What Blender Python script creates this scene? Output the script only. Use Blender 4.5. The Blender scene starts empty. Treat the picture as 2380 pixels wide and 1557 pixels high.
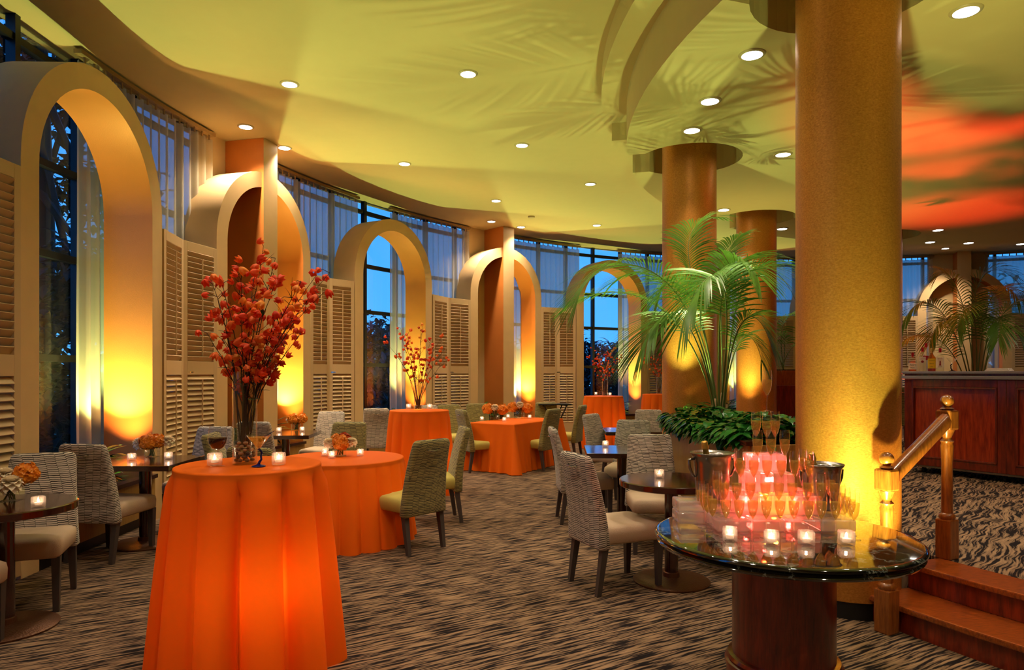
import bpy, bmesh, math, random
from mathutils import Vector, Matrix, Quaternion, noise
R=math.radians; PI=math.pi
sc=bpy.context.scene; COL=sc.collection
F=1587.0; CX=1190.0; HY=865.0; CH=1.56      # photograph: focal length in px, principal column, horizon row, eye height
C0=(8.43,6.61)                               # centre of the round room
def at(u,v,z):
    Y=F*(CH-z)/(v-HY); return Vector(((u-CX)/F*Y,Y,z))
def atY(u,Y,z): return Vector(((u-CX)/F*Y,Y,z))
def uvY(u,v,Y): return Vector(((u-CX)/F*Y,Y,CH-(v-HY)*Y/F))
def pol(deg,r,z=0): return Vector((C0[0]+r*math.cos(R(deg)),C0[1]+r*math.sin(R(deg)),z))
def uang(u,r):
    s=(u-CX)/F; A=1+s*s; B=-2*(s*C0[0]+C0[1]); Cc=C0[0]**2+C0[1]**2-r*r
    Y=(-B+math.sqrt(B*B-4*A*Cc))/(2*A); return math.degrees(math.atan2(Y-C0[1],s*Y-C0[0]))
def lin(c):
    c=c/255.0; return c/12.92 if c<=.04045 else ((c+.055)/1.055)**2.4
def rgb(r,g,b): return (lin(r),lin(g),lin(b),1)
# ---------------------------------------------------------------- materials
class NT:
    def __init__(s,name):
        m=bpy.data.materials.new(name); m.use_nodes=True; s.m=m; s.t=m.node_tree; s.t.nodes.clear()
        s.out=s.n('ShaderNodeOutputMaterial')
    def n(s,typ,**kw):
        x=s.t.nodes.new(typ)
        for k,v in kw.items():
            if k=='inp':
                for a,b in v.items():
                    if isinstance(b,bpy.types.NodeSocket): s.t.links.new(b,x.inputs[a])
                    else: x.inputs[a].default_value=b
            else: setattr(x,k,v)
        return x
    def l(s,a,b): s.t.links.new(a,b)
    def math(s,op,a,b=0.0,c=None):
        d={0:a,1:b}
        if c is not None: d[2]=c
        return s.n('ShaderNodeMath',operation=op,inp=d).outputs[0]
    def mix(s,fac,a,b):
        x=s.n('ShaderNodeMix',data_type='RGBA'); 
        for i,v in ((0,fac),(6,a),(7,b)):
            if isinstance(v,bpy.types.NodeSocket): s.l(v,x.inputs[i])
            else: x.inputs[i].default_value=v
        return x.outputs[2]
    def coord(s,k='Object'): return s.n('ShaderNodeTexCoord').outputs[k]
    def mapping(s,vec,scale=(1,1,1),rot=(0,0,0)):
        return s.n('ShaderNodeMapping',inp={'Vector':vec,'Scale':scale,'Rotation':rot}).outputs[0]
    def noise(s,vec,scale=5,detail=3,rough=.5,out=0):
        return s.n('ShaderNodeTexNoise',inp={'Vector':vec,'Scale':scale,'Detail':detail,'Roughness':rough}).outputs[out]
    def ramp(s,fac,stops):
        r=s.n('ShaderNodeValToRGB',inp={0:fac}); cr=r.color_ramp
        while len(cr.elements)<len(stops): cr.elements.new(.5)
        for e,(p,c) in zip(cr.elements,stops): e.position=p; e.color=c
        return r.outputs[0]
    def bump(s,h,st=.2,d=.01): return s.n('ShaderNodeBump',inp={'Height':h,'Strength':st,'Distance':d}).outputs[0]
    def bsdf(s,**k):
        return s.n('ShaderNodeBsdfPrincipled',inp=k).outputs[0]
    def done(s,sh): s.l(sh,s.out.inputs[0]); return s.m
def plain(name,c,rough=.5,metal=0,var=.06,vs=6,bump=.0,bs=60,**k):
    t=NT(name); v=t.coord()
    n=t.noise(v,vs,3)
    c2=tuple(min(1,x*(1+var*2)) for x in c[:3])+(1,); c1=tuple(x*(1-var*2) for x in c[:3])+(1,)
    kw={'Base Color':t.mix(n,c1,c2),'Roughness':rough,'Metallic':metal}; kw.update(k)
    if bump: kw['Normal']=t.bump(t.noise(v,bs,2),bump,.004)
    return t.done(t.bsdf(**kw))
def emis(name,c,st):
    t=NT(name); return t.done(t.n('ShaderNodeEmission',inp={'Color':c,'Strength':st}).outputs[0])
def glassy(name,tint=(1,1,1,1),fac=.08,rough=.02,haze=0,hazec=(1,1,1,1)):
    t=NT(name)
    tr=t.n('ShaderNodeBsdfTransparent',inp={'Color':tint}).outputs[0]
    gl=t.n('ShaderNodeBsdfGlossy',inp={'Color':(1,1,1,1),'Roughness':rough}).outputs[0]
    fr=t.n('ShaderNodeLayerWeight',inp={'Blend':.35}).outputs[1]
    f2=t.math('ADD',t.math('MULTIPLY',t.math('POWER',fr,2.3),.85),fac)
    if haze:
        tl=t.n('ShaderNodeBsdfTranslucent',inp={'Color':hazec}).outputs[0]
        df=t.n('ShaderNodeBsdfDiffuse',inp={'Color':hazec}).outputs[0]
        h=t.n('ShaderNodeMixShader',inp={0:.45,1:tl,2:df}).outputs[0]
        tr=t.n('ShaderNodeMixShader',inp={0:haze,1:tr,2:h}).outputs[0]
    return t.done(t.n('ShaderNodeMixShader',inp={0:f2,1:tr,2:gl}).outputs[0])
def woodm(name,c1,c2,rough=.3,sc_=(14,14,1.2),coat=.3):
    t=NT(name); v=t.mapping(t.coord(),sc_)
    n=t.noise(v,4,5,.6); w=t.noise(t.mapping(t.coord(),(sc_[0]*6,sc_[1]*6,sc_[2]*2)),5,2)
    f=t.math('ADD',t.math('MULTIPLY',n,.75),t.math('MULTIPLY',w,.3))
    col=t.ramp(f,[(.3,c1),(.72,c2)])
    return t.done(t.bsdf(**{'Base Color':col,'Roughness':rough,'Coat Weight':coat,'Coat Roughness':.12,'Normal':t.bump(w,.08,.002)}))
def translucent(name,c,transp,tl=.5,noise_s=None):
    t=NT(name)
    d=t.n('ShaderNodeBsdfDiffuse',inp={'Color':c}).outputs[0]
    r=t.n('ShaderNodeBsdfTranslucent',inp={'Color':c}).outputs[0]
    m=t.n('ShaderNodeMixShader',inp={0:tl,1:d,2:r}).outputs[0]
    if transp:
        m=t.n('ShaderNodeMixShader',inp={0:transp,1:m,2:t.n('ShaderNodeBsdfTransparent').outputs[0]}).outputs[0]
    return t.done(m)
def fabric_pattern(name,light,dark):
    t=NT(name); s=t.n('ShaderNodeSeparateXYZ',inp={0:t.coord()})
    x,y,z=s.outputs
    h=t.math('ADD',x,y)
    nz=t.noise(t.mapping(t.coord(),(1,1,1)),16,2)
    col=t.math('DIVIDE',t.math('ADD',h,t.math('MULTIPLY',t.math('SUBTRACT',nz,.5),.012)),.066)
    ci=t.math('FLOOR',col); cf=t.math('FRACT',col)
    wn=t.n('ShaderNodeTexWhiteNoise',noise_dimensions='1D',inp={'W':ci}).outputs[0]
    tilt=t.math('MULTIPLY',t.math('SUBTRACT',wn,.5),t.math('MULTIPLY',cf,1.6))
    row=t.math('ADD',t.math('ADD',t.math('DIVIDE',z,.0135),t.math('MULTIPLY',wn,7.3)),t.math('ADD',tilt,t.math('MULTIPLY',nz,.9)))
    ri=t.math('FLOOR',row)
    wn2=t.n('ShaderNodeTexWhiteNoise',noise_dimensions='2D',inp={'Vector':t.n('ShaderNodeCombineXYZ',inp={0:ci,1:ri}).outputs[0]}).outputs[0]
    th=t.math('ADD',t.math('MULTIPLY',wn2,.30),.24)
    dk=t.math('LESS_THAN',t.math('FRACT',row),th)
    ed=t.math('LESS_THAN',cf,.05)
    f=t.math('MAXIMUM',dk,t.math('MULTIPLY',ed,.6))
    c=t.mix(f,light,dark)
    return t.done(t.bsdf(**{'Base Color':c,'Roughness':.85,'Sheen Weight':.2,'Normal':t.bump(t.math('SUBTRACT',1,f),.4,.002)}))
def carpetm(name,rot,wiggle):
    t=NT(name); v=t.coord()
    nv=t.noise(v,3.0,2,out=1)
    vv=t.n('ShaderNodeVectorMath',operation='ADD',inp={0:v,1:t.n('ShaderNodeVectorMath',operation='SCALE',inp={0:nv,'Scale':wiggle}).outputs[0]}).outputs[0]
    m=t.mapping(vv,(1,1,1),(0,0,rot))
    a=t.noise(t.mapping(m,(4.2,60,1)),1,1.5,.5)
    b=t.noise(t.mapping(m,(8,110,1)),1,2,.6)
    w=t.noise(t.mapping(m,(30,260,1)),1,1)
    f=t.math('ADD',t.math('ADD',t.math('MULTIPLY',a,.72),t.math('MULTIPLY',b,.2)),t.math('MULTIPLY',w,.1))
    c=t.ramp(f,[(.455,rgb(30,25,27)),(.485,rgb(58,49,46)),(.505,rgb(112,91,73)),(.57,rgb(140,114,90)),(.68,rgb(164,134,104))])
    return t.done(t.bsdf(**{'Base Color':c,'Roughness':.95,'Specular IOR Level':.1,'Normal':t.bump(f,.5,.004)}))
M={}
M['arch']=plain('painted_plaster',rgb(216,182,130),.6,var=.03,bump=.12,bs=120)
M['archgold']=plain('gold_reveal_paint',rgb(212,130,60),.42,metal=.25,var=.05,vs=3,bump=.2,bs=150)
M['ceil']=plain('ceiling_paint',rgb(208,186,130),.75,var=.015)
M['wall']=plain('wall_paint',rgb(208,182,130),.7,var=.02)
M['shutter']=plain('shutter_paint',rgb(202,172,128),.5,var=.02)
M['carpet']=carpetm('streaked_carpet',R(-30),.035)
M['carpet2']=carpetm('upper_carpet',R(-48),.14)
t=NT('gold_wallcovering'); v=t.coord(); n=t.noise(t.mapping(v,(1,1,1.0)),70,3,.7)
n2=t.noise(t.mapping(v,(50,50,300)),1,2,.6)
M['gold']=t.done(t.bsdf(**{'Base Color':t.ramp(t.math('ADD',t.math('MULTIPLY',n,.5),t.math('MULTIPLY',n2,.5)),[(.3,rgb(178,110,36)),(.7,rgb(226,156,70))]),'Metallic':.55,'Roughness':.42,'Normal':t.bump(n2,.25,.003)}))
M['goldwood']=woodm('tan_veneer',rgb(150,110,48),rgb(188,146,76),.45,(30,30,1.5),.1)
M['granite']=plain('dark_red_granite',rgb(58,26,22),.2,var=.3,vs=80)
M['black']=plain('black_kick',rgb(14,12,12),.5)
M['frame']=plain('window_frame_metal',rgb(22,22,26),.4,metal=.3)
M['glass']=glassy('window_glass',(.93,.97,1,1),.03,.01)
M['curtain']=translucent('sheer_curtain',rgb(222,214,186),.20,.6)
M['track']=plain('track_metal',rgb(150,122,74),.5)
M['wood_red']=woodm('cherry_wood',rgb(56,12,8),rgb(150,48,18),.28,(7,7,1.2),.5)
M['wood_bar_lit']=woodm('lit_bar_panel_wood',rgb(96,18,10),rgb(206,70,26),.25,(7,7,.9),.6)  # lamp light on the bar front put into a brighter wood colour
M['wood_oak']=woodm('oak_rail_wood',rgb(96,46,14),rgb(176,100,36),.3,(16,16,2),.5)
M['wood_step']=woodm('step_wood',rgb(76,28,8),rgb(178,88,28),.3,(5,22,12),.5)
M['table']=woodm('dark_table_wood',rgb(34,9,6),rgb(66,22,12),.12,(8,3,8),.8)
M['ironbase']=plain('bronze_table_base',rgb(96,62,40),.4,metal=.6,bump=.6,bs=90)
M['legs']=plain('charcoal_leg',rgb(70,62,60),.45)
M['fab_grey']=fabric_pattern('woven_dash_fabric',rgb(205,194,178),rgb(34,28,28))
M['fab_greenlit']=fabric_pattern('greenlit_dash_fabric',rgb(160,148,84),rgb(34,32,20))  # yellow-green light spill on these chairs put into the fabric colour
M['seat_grey']=plain('beige_seat_fabric',rgb(196,172,146),.8,var=.05,bump=.5,bs=260)
M['seat_greenlit']=plain('greenlit_seat_fabric',rgb(198,182,92),.8,var=.05,bump=.5,bs=260)  # seat colour carries the same lime light spill
M['chrome']=plain('chrome',rgb(200,198,194),.12,metal=1,var=.01)
M['steel']=plain('brushed_steel',rgb(150,146,142),.24,metal=1,var=.05,vs=20)
def clothm(name,c,tl):
    t=NT(name); v=t.coord(); n=t.noise(v,420,1)
    p=t.bsdf(**{'Base Color':c,'Roughness':.6,'Specular IOR Level':.12,'Normal':t.bump(n,.12,.001)})
    r=t.n('ShaderNodeBsdfTranslucent',inp={'Color':c}).outputs[0]
    return t.done(t.n('ShaderNodeMixShader',inp={0:tl,1:p,2:r}).outputs[0])
M['cloth']=clothm('orange_satin',rgb(240,108,18),.16)
M['vase']=glassy('clear_glass',(.95,.97,.94,1),.05)
M['cglass']=glassy('drinking_glass',(.985,.985,.97,1),.07)
M['frost']=glassy('frosted_votive_glass',(1,.97,.95,1),.06,.15,.22,(1,.88,.84,1))
M['block']=glassy('glass_block',(1,.96,.95,1),.05,.12,.36,(1,.9,.88,1))
t=NT('champagne'); 
M['champ']=t.done(t.n('ShaderNodeMixShader',inp={0:.70,1:t.bsdf(**{'Base Color':rgb(250,205,110),'Roughness':.1,'Transmission Weight':0.0}),2:t.n('ShaderNodeBsdfTransparent',inp={'Color':(1,.90,.62,1)}).outputs[0]}).outputs[0])
M['wine']=plain('red_wine',rgb(40,3,7),.25,var=.02,**{'Specular IOR Level':.08})
M['olive_drink']=t.m
M['olive']=plain('green_olive',rgb(130,130,30),.3)
M['bluestem']=plain('cobalt_glass_stem',rgb(14,18,90),.06,var=.1)
M['darkstem']=plain('black_glass_stem',rgb(16,14,22),.06,var=.1)
M['wax']=translucent('candle_wax',(1,.95,.88,1),0,.5)
M['flame']=emis('candle_flame',(1,.74,.46,1),26)
M['lamp']=emis('downlight_lens',(1,.93,.82,1),9)
M['trimring']=plain('downlight_trim',rgb(196,176,130),.4)
M['marble']=None
t=NT('black_marble'); v=t.coord(); n=t.noise(v,3.2,6,.65); vn=t.math('ABSOLUTE',t.math('SUBTRACT',n,.5))
M['marble']=t.done(t.bsdf(**{'Base Color':t.ramp(vn,[(0,rgb(130,140,128)),(.012,rgb(26,32,28)),(.05,rgb(9,11,10))]),'Roughness':.06,'Specular IOR Level':.9,'Coat Weight':1.0,'Coat Roughness':.03}))
M['leaf']=plain('dark_leaf',rgb(30,84,26),.35,var=.35,vs=9)
M['leaf2']=plain('palm_leaf',rgb(64,118,38),.42,var=.4,vs=4)
M['palm']=None
def leafm(name,c1,c2,tl=.3,rough=.35):
    t=NT(name); n=t.noise(t.coord(),7,2); c=t.mix(n,c1,c2)
    p=t.bsdf(**{'Base Color':c,'Roughness':rough})
    return t.done(t.n('ShaderNodeMixShader',inp={0:tl,1:p,2:t.n('ShaderNodeBsdfTranslucent',inp={'Color':c}).outputs[0]}).outputs[0])
M['palm']=leafm('palm_leaflet',rgb(30,84,22),rgb(112,158,52),.3)
M['pothos']=leafm('glossy_pothos_leaf',rgb(12,62,20),rgb(44,118,36),.12,.22)
M['croton']=leafm('croton_leaf',rgb(120,40,16),rgb(176,120,30),.2)
M['stem']=plain('palm_stem',rgb(92,110,50),.5,var=.2)
M['trunk']=plain('palm_trunk',rgb(150,120,80),.8,var=.2,bump=.5,bs=40)
M['twig']=plain('brown_twig',rgb(66,38,22),.8,var=.2)
t=NT('orange_lantern_petal'); r_=t.n('ShaderNodeObjectInfo').outputs['Random']; nn=t.noise(t.coord(),60,2)
c_=t.ramp(t.math('ADD',t.math('MULTIPLY',r_,.8),t.math('MULTIPLY',nn,.35)),[(.1,rgb(232,62,22)),(.55,rgb(244,88,34)),(.85,rgb(252,124,44)),(1.0,rgb(255,176,60))])
M['blossom']=t.done(t.n('ShaderNodeMixShader',inp={0:.4,1:t.bsdf(**{'Base Color':c_,'Roughness':.6}),2:t.n('ShaderNodeBsdfTranslucent',inp={'Color':c_}).outputs[0]}).outputs[0])
M['petal_o']=leafm('orange_petal',rgb(222,110,14),rgb(255,182,52),.3,.5)
M['petal_w']=leafm('cream_petal',rgb(246,224,184),rgb(255,248,228),.3,.6)
M['petal_r']=leafm('russet_petal',rgb(160,40,14),rgb(230,100,20),.3,.6)
M['soil']=plain('dark_soil',rgb(32,22,14),.9,var=.3)
M['peb_d']=plain('dark_pebble',rgb(70,62,58),.35,var=.3,vs=30)
M['peb_l']=plain('pale_pebble',rgb(176,140,112),.35,var=.2,vs=30)
M['foil']=plain('gold_foil',rgb(214,170,80),.35,metal=.7,bump=.5,bs=80)
M['bottle_g']=plain('dark_bottle_glass',rgb(30,26,10),.08)
M['tree']=leafm('dusk_tree_leaf',rgb(10,26,32),rgb(26,52,56),.1,.7)
M['grass']=plain('dusk_lawn',rgb(40,64,40),.9,var=.2)
M['bark']=plain('tree_bark',rgb(30,24,20),.9)
M['bartop']=plain('grey_laminate',rgb(150,146,160),.35,var=.15,vs=160)
M['towel']=plain('white_towel',rgb(225,215,205),.9)
M['label_w']=plain('cream_label',rgb(236,214,186),.6,var=.02)
M['label_y']=plain('yellow_label',rgb(240,190,20),.6,var=.02)
M['label_r']=plain('red_print',rgb(150,20,14),.5,var=.02)
M['capred']=plain('red_cap',rgb(170,14,16),.3)
M['ink']=plain('black_print',rgb(20,16,14),.6,var=.02)
M['amber']=glassy('amber_spirit',(.85,.42,.10,1),.06)
M['rubber']=plain('rubber_wheel',rgb(20,20,20),.6)
# ---------------------------------------------------------------- mesh builder
class MB:
    def __init__(s): s.v=[]; s.f=[]; s.m=[]
    def add(s,vs,fs,mi=0):
        b=len(s.v); s.v+= [tuple(x) for x in vs]; s.f+=[tuple(b+i for i in f) for f in fs]; s.m+=[mi]*len(fs); return s
    def box(s,c,d,rz=0,mi=0,taper=1.0,rx=0):
        vs=[]
        for z in (-1,1):
            k=1 if z>0 else taper
            for x,y in ((-1,-1),(1,-1),(1,1),(-1,1)):
                p=Vector((x*d[0]/2*k,y*d[1]/2*k,z*d[2]/2))
                if rx: p.rotate(Matrix.Rotation(rx,3,'X'))
                if rz: p.rotate(Matrix.Rotation(rz,3,'Z'))
                vs.append(p+Vector(c))
        return s.add(vs,[(3,2,1,0),(4,5,6,7),(0,1,5,4),(1,2,6,5),(2,3,7,6),(3,0,4,7)],mi)
    def lathe(s,prof,n=24,c=(0,0,0),mi=0,cap0=True,cap1=True,sq=0,rz=0):
        vs=[]
        for r,z in prof:
            for i in range(n):
                a=2*PI*i/n+rz; k=1
                if sq: k=(abs(math.cos(a-rz))**sq+abs(math.sin(a-rz))**sq)**(-1/sq)
                vs.append((c[0]+r*k*math.cos(a),c[1]+r*k*math.sin(a),c[2]+z))
        fs=[]
        for j in range(len(prof)-1):
            for i in range(n):
                a=j*n+i; b=j*n+(i+1)%n; fs.append((a,b,b+n,a+n))
        if cap0 and prof[0][0]>1e-6: fs.append(tuple(range(n-1,-1,-1)))
        if cap1 and prof[-1][0]>1e-6: fs.append(tuple(range((len(prof)-1)*n,len(prof)*n)))
        return s.add(vs,fs,mi)
    def tube(s,pts,rad,n=6,mi=0,cap=True):
        pts=[Vector(p) for p in pts]; 
        if not isinstance(rad,(list,tuple)): rad=[rad]*len(pts)
        d=(pts[1]-pts[0]).normalized(); up=Vector((0,0,1)) if abs(d.z)<.9 else Vector((1,0,0))
        x=d.cross(up).normalized(); vs=[]
        for i,p in enumerate(pts):
            dd=(pts[min(i+1,len(pts)-1)]-pts[max(i-1,0)])
            dd=dd.normalized() if dd.length>0 else d
            x=(x-dd*x.dot(dd)).normalized(); y=dd.cross(x)
            for k in range(n):
                a=2*PI*k/n; vs.append(p+(x*math.cos(a)+y*math.sin(a))*rad[i])
        fs=[]
        for j in range(len(pts)-1):
            for i in range(n):
                a=j*n+i; b=j*n+(i+1)%n; fs.append((a,b,b+n,a+n))
        if cap: fs+= [tuple(range(n-1,-1,-1)),tuple(range((len(pts)-1)*n,len(pts)*n))]
        return s.add(vs,fs,mi)
    def grid(s,fn,nu,nv,mi=0,wrap=False):
        vs=[fn(i/(nu-(0 if wrap else 1)),j/(nv-1)) for j in range(nv) for i in range(nu)]; fs=[]
        for j in range(nv-1):
            for i in range(nu-(0 if wrap else 1)):
                a=j*nu+i; b=j*nu+(i+1)%nu; fs.append((a,b,b+nu,a+nu))
        return s.add(vs,fs,mi)
    def prism(s,outline,z0,z1,mi=0,top=True,bot=True):
        n=len(outline); vs=[(p[0],p[1],z0) for p in outline]+[(p[0],p[1],z1) for p in outline]
        fs=[(i,(i+1)%n,n+(i+1)%n,n+i) for i in range(n)]
        if top: fs.append(tuple(range(n,2*n)))
        if bot: fs.append(tuple(range(n-1,-1,-1)))
        return s.add(vs,fs,mi)
    def arcband(s,a0,a1,r0,r1,z0,z1,seg=2.0,mi=0):
        n=max(1,int(abs(a1-a0)/seg)); 
        ring=[pol(a0+(a1-a0)*i/n,r0) for i in range(n+1)]+[pol(a1+(a0-a1)*i/n,r1) for i in range(n+1)]
        N=n+1; vs=[(p.x,p.y,z) for z in (z0,z1) for p in ring]; T=2*N; fs=[]
        for i in range(n):
            a,b=i,i+1; c,d=T-1-i,T-2-i
            fs+=[(a,d,b) if 0 else (a,b,d,c),(T+c,T+d,T+b,T+a),(a,T+a,T+b,b),(c,d,T+d,T+c)]
        fs+=[(0,T-1,2*T-1,T),(n,T+n,T+N,N)]
        return s.add(vs,fs,mi)
    def leaf(s,p,d,up,L,W,mi=0,droop=.3,n=4,fold=.25):
        d=Vector(d).normalized(); side=d.cross(Vector(up)); 
        if side.length<1e-4: side=Vector((1,0,0))
        side.normalize(); nrm=side.cross(d); p=Vector(p); vs=[]; 
        for i in range(n+1):
            t=i/n; c=p+d*L*t-nrm*(droop*L*t*t); w=W*math.sin(PI*min(1,t*.92+.06))**.8*.5
            if i==n: w=0
            vs+=[c-side*w+nrm*w*fold,c,c+side*w+nrm*w*fold]
        fs=[]
        for i in range(n):
            a=3*i; fs+=[(a,a+1,a+4,a+3),(a+1,a+2,a+5,a+4)]
        return s.add(vs,fs,mi)
    def build(s,name,mats,parent=None,smooth=False,loc=None,rz=0,bevel=0,kind=None,autos=None):
        me=bpy.data.meshes.new(name); me.from_pydata(s.v,[],s.f)
        if not isinstance(mats,(list,tuple)): mats=[mats]
        for m in mats: me.materials.append(m)
        for p,mi in zip(me.polygons,s.m): p.material_index=mi
        me.validate(); bm=bmesh.new(); bm.from_mesh(me)
        if bevel:
            es=[e for e in bm.edges if len(e.link_faces)==2 and e.calc_face_angle(0)>.5]
            bmesh.ops.bevel(bm,geom=es,offset=bevel,segments=2,profile=.6,affect='EDGES',clamp_overlap=True)
        bmesh.ops.recalc_face_normals(bm,faces=bm.faces)
        if autos:
            for e in bm.edges:
                if len(e.link_faces)==2 and e.calc_face_angle(0)>autos: e.smooth=False
            smooth=True
        if smooth:
            for f in bm.faces: f.smooth=True
        bm.to_mesh(me); bm.free()
        o=bpy.data.objects.new(name,me); COL.objects.link(o)
        if parent: o.parent=parent
        if loc is not None: o.location=loc
        if rz: o.rotation_euler.z=rz
        if kind: o['kind']=kind
        return o
def tag(o,label,cat,group=None,kind=None):
    o['label']=label; o['category']=cat
    if group: o['group']=group
    if kind: o['kind']=kind
    return o
def empty(name,loc,rz=0,label=None,cat=None,group=None):
    o=bpy.data.objects.new(name,None); COL.objects.link(o); o.location=loc; o.rotation_euler=(0,0,rz); o.empty_display_size=.1
    if label: tag(o,label,cat,group)
    return o
def copy_tree(o,parent=None):
    c=o.copy(); COL.objects.link(c); c.parent=parent
    for ch in list(o.children):
        copy_tree(ch,c)
    return c
def place(proto,used,loc,rz,label,cat,group=None,rx=0,ry=0,scale=None):
    if proto.name in used: o=copy_tree(proto)
    else: o=proto; used.add(proto.name)
    o.location=loc; o.rotation_euler=(rx,ry,rz)
    if scale: o.scale=(scale,)*3
    if 'group' in o: del o['group']
    tag(o,label,cat,group); return o
USED=set()
def light(name,typ,loc,color,power,size=.1,aim=None,spot=None,blend=.3,shape=None):
    l=bpy.data.lights.new(name,typ); l.color=color; l.energy=power
    if typ=='AREA':
        l.size=size
    else: l.shadow_soft_size=size
    if spot: l.spot_size=R(spot); l.spot_blend=blend
    o=bpy.data.objects.new(name,l); COL.objects.link(o); o.location=loc
    if aim is not None: o.rotation_euler=(Vector(aim)-Vector(loc)).to_track_quat('-Z','Y').to_euler()
    return o
# ================================================================ ROOM SHELL
def ring_disc(r,n=160): return [tuple(pol(360*i/n,r)[:2]) for i in range(n)]
HC=4.83; HL=4.14
MB().prism(ring_disc(13.1),-.12,0).build('floor',M['carpet'],kind='structure')
MB().prism(ring_disc(5.97),.0,.33).build('floor',M['carpet2'],kind='structure')
MB().arcband(232,559,5.97,6.6,.0,.33).build('floor',M['carpet2'],kind='structure')
MB().prism(ring_disc(13.15),HC,HC+.15).build('ceiling',M['ceil'],kind='structure')
def notched(rad,cols,rc,rh,sl):
    pts=[]; a=0.0; cols=sorted(c%360 for c in cols); da=math.degrees(math.asin(sl/rad)); ph=math.asin(sl/rh)
    i=0
    while a<360:
        hit=[c for c in cols if c-da<=a<c+da]
        if hit:
            c=hit[0]; er=Vector((math.cos(R(c)),math.sin(R(c)))); et=Vector((-er.y,er.x)); o=Vector(C0)+er*rc
            e0=Vector(C0)+er*rad*math.cos(R(da))-et*sl; pts.append(tuple(e0))
            n=30
            for j in range(n+1):
                p=-ph-(2*PI-2*ph)*j/n; q=o+er*rh*math.cos(p)+et*rh*math.sin(p); pts.append(tuple(q))
            pts.append(tuple(Vector(C0)+er*rad*math.cos(R(da))+et*sl)); a=c+da+1.0
        else:
            pts.append(tuple(pol(a,rad)[:2])); a+=2.0
    return pts
COLS=[198.1,165.0,131.8,102.3,231.3,70.0,36.0]
MB().prism(notched(7.22,COLS,6.5,.62,.37),HL,HC).build('ceiling',M['ceil'],kind='structure')
MB().prism(notched(7.5,COLS,6.5,.82,.44),4.6,HC-.001).build('ceiling',M['ceil'],kind='structure')
ARCH=[(181.7,12.17),(165.5,12.27),(150.4,12.15),(134.1,12.25),(119.4,12.02),(103.2,12.15),(87.6,12.2),(72.2,12.5),(57.0,12.4)]
ARCH=[(197.5,12.17)]+ARCH
MB().arcband(205,409.5,12.95,13.12,0,HC+.1,2.5).build('wall_front',M['wall'],kind='structure')
MB().arcband(49.5,205,12.93,13.1,0,.5,2.0).build('wall_back',M['wall'],kind='structure')
for i,(a,r) in enumerate(ARCH):
    a0,a1=a+7.85,a-7.85
    if i==0: a0=205
    if i==len(ARCH)-1: a1=49.5
    if i<len(ARCH)-1: a1=(a+ARCH[i+1][0])/2
    if i>0: a0=(a+ARCH[i-1][0])/2
    fr=MB(); n=4
    for j in range(n):
        aa=a0+(a1-a0)*(j/n)
        fr.add(*(lambda p0,p1:( [(*p0[:2],.5),(*p1[:2],.5),(*p1[:2],HC),(*p0[:2],HC)],[]))(pol(aa,13.0),pol(aa,13.05)))
        c=pol(aa,13.0); fr.box((c.x,c.y,(HC+.5)/2),(.09,.07,HC-.5),rz=R(aa))
    for z in (.54,1.70,2.72,3.60,4.62): fr.arcband(a0,a1,12.97,13.04,z-.035,z+.035,2)
    w=fr.build('window_%d'%(i+1),M['frame'],kind='structure')
    MB().grid(lambda u,v:pol(a0+(a1-a0)*u,13.01,.5+(HC-.5)*v),12,2).build('pane',M['glass'],parent=w,smooth=True)
    if i%2==0:   # solid wall behind the pier arches
        MB().arcband(a+3.4,a-3.0,12.86,12.96,.0,HC,1.5).build('wall_back',M['wall'],kind='structure')
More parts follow.
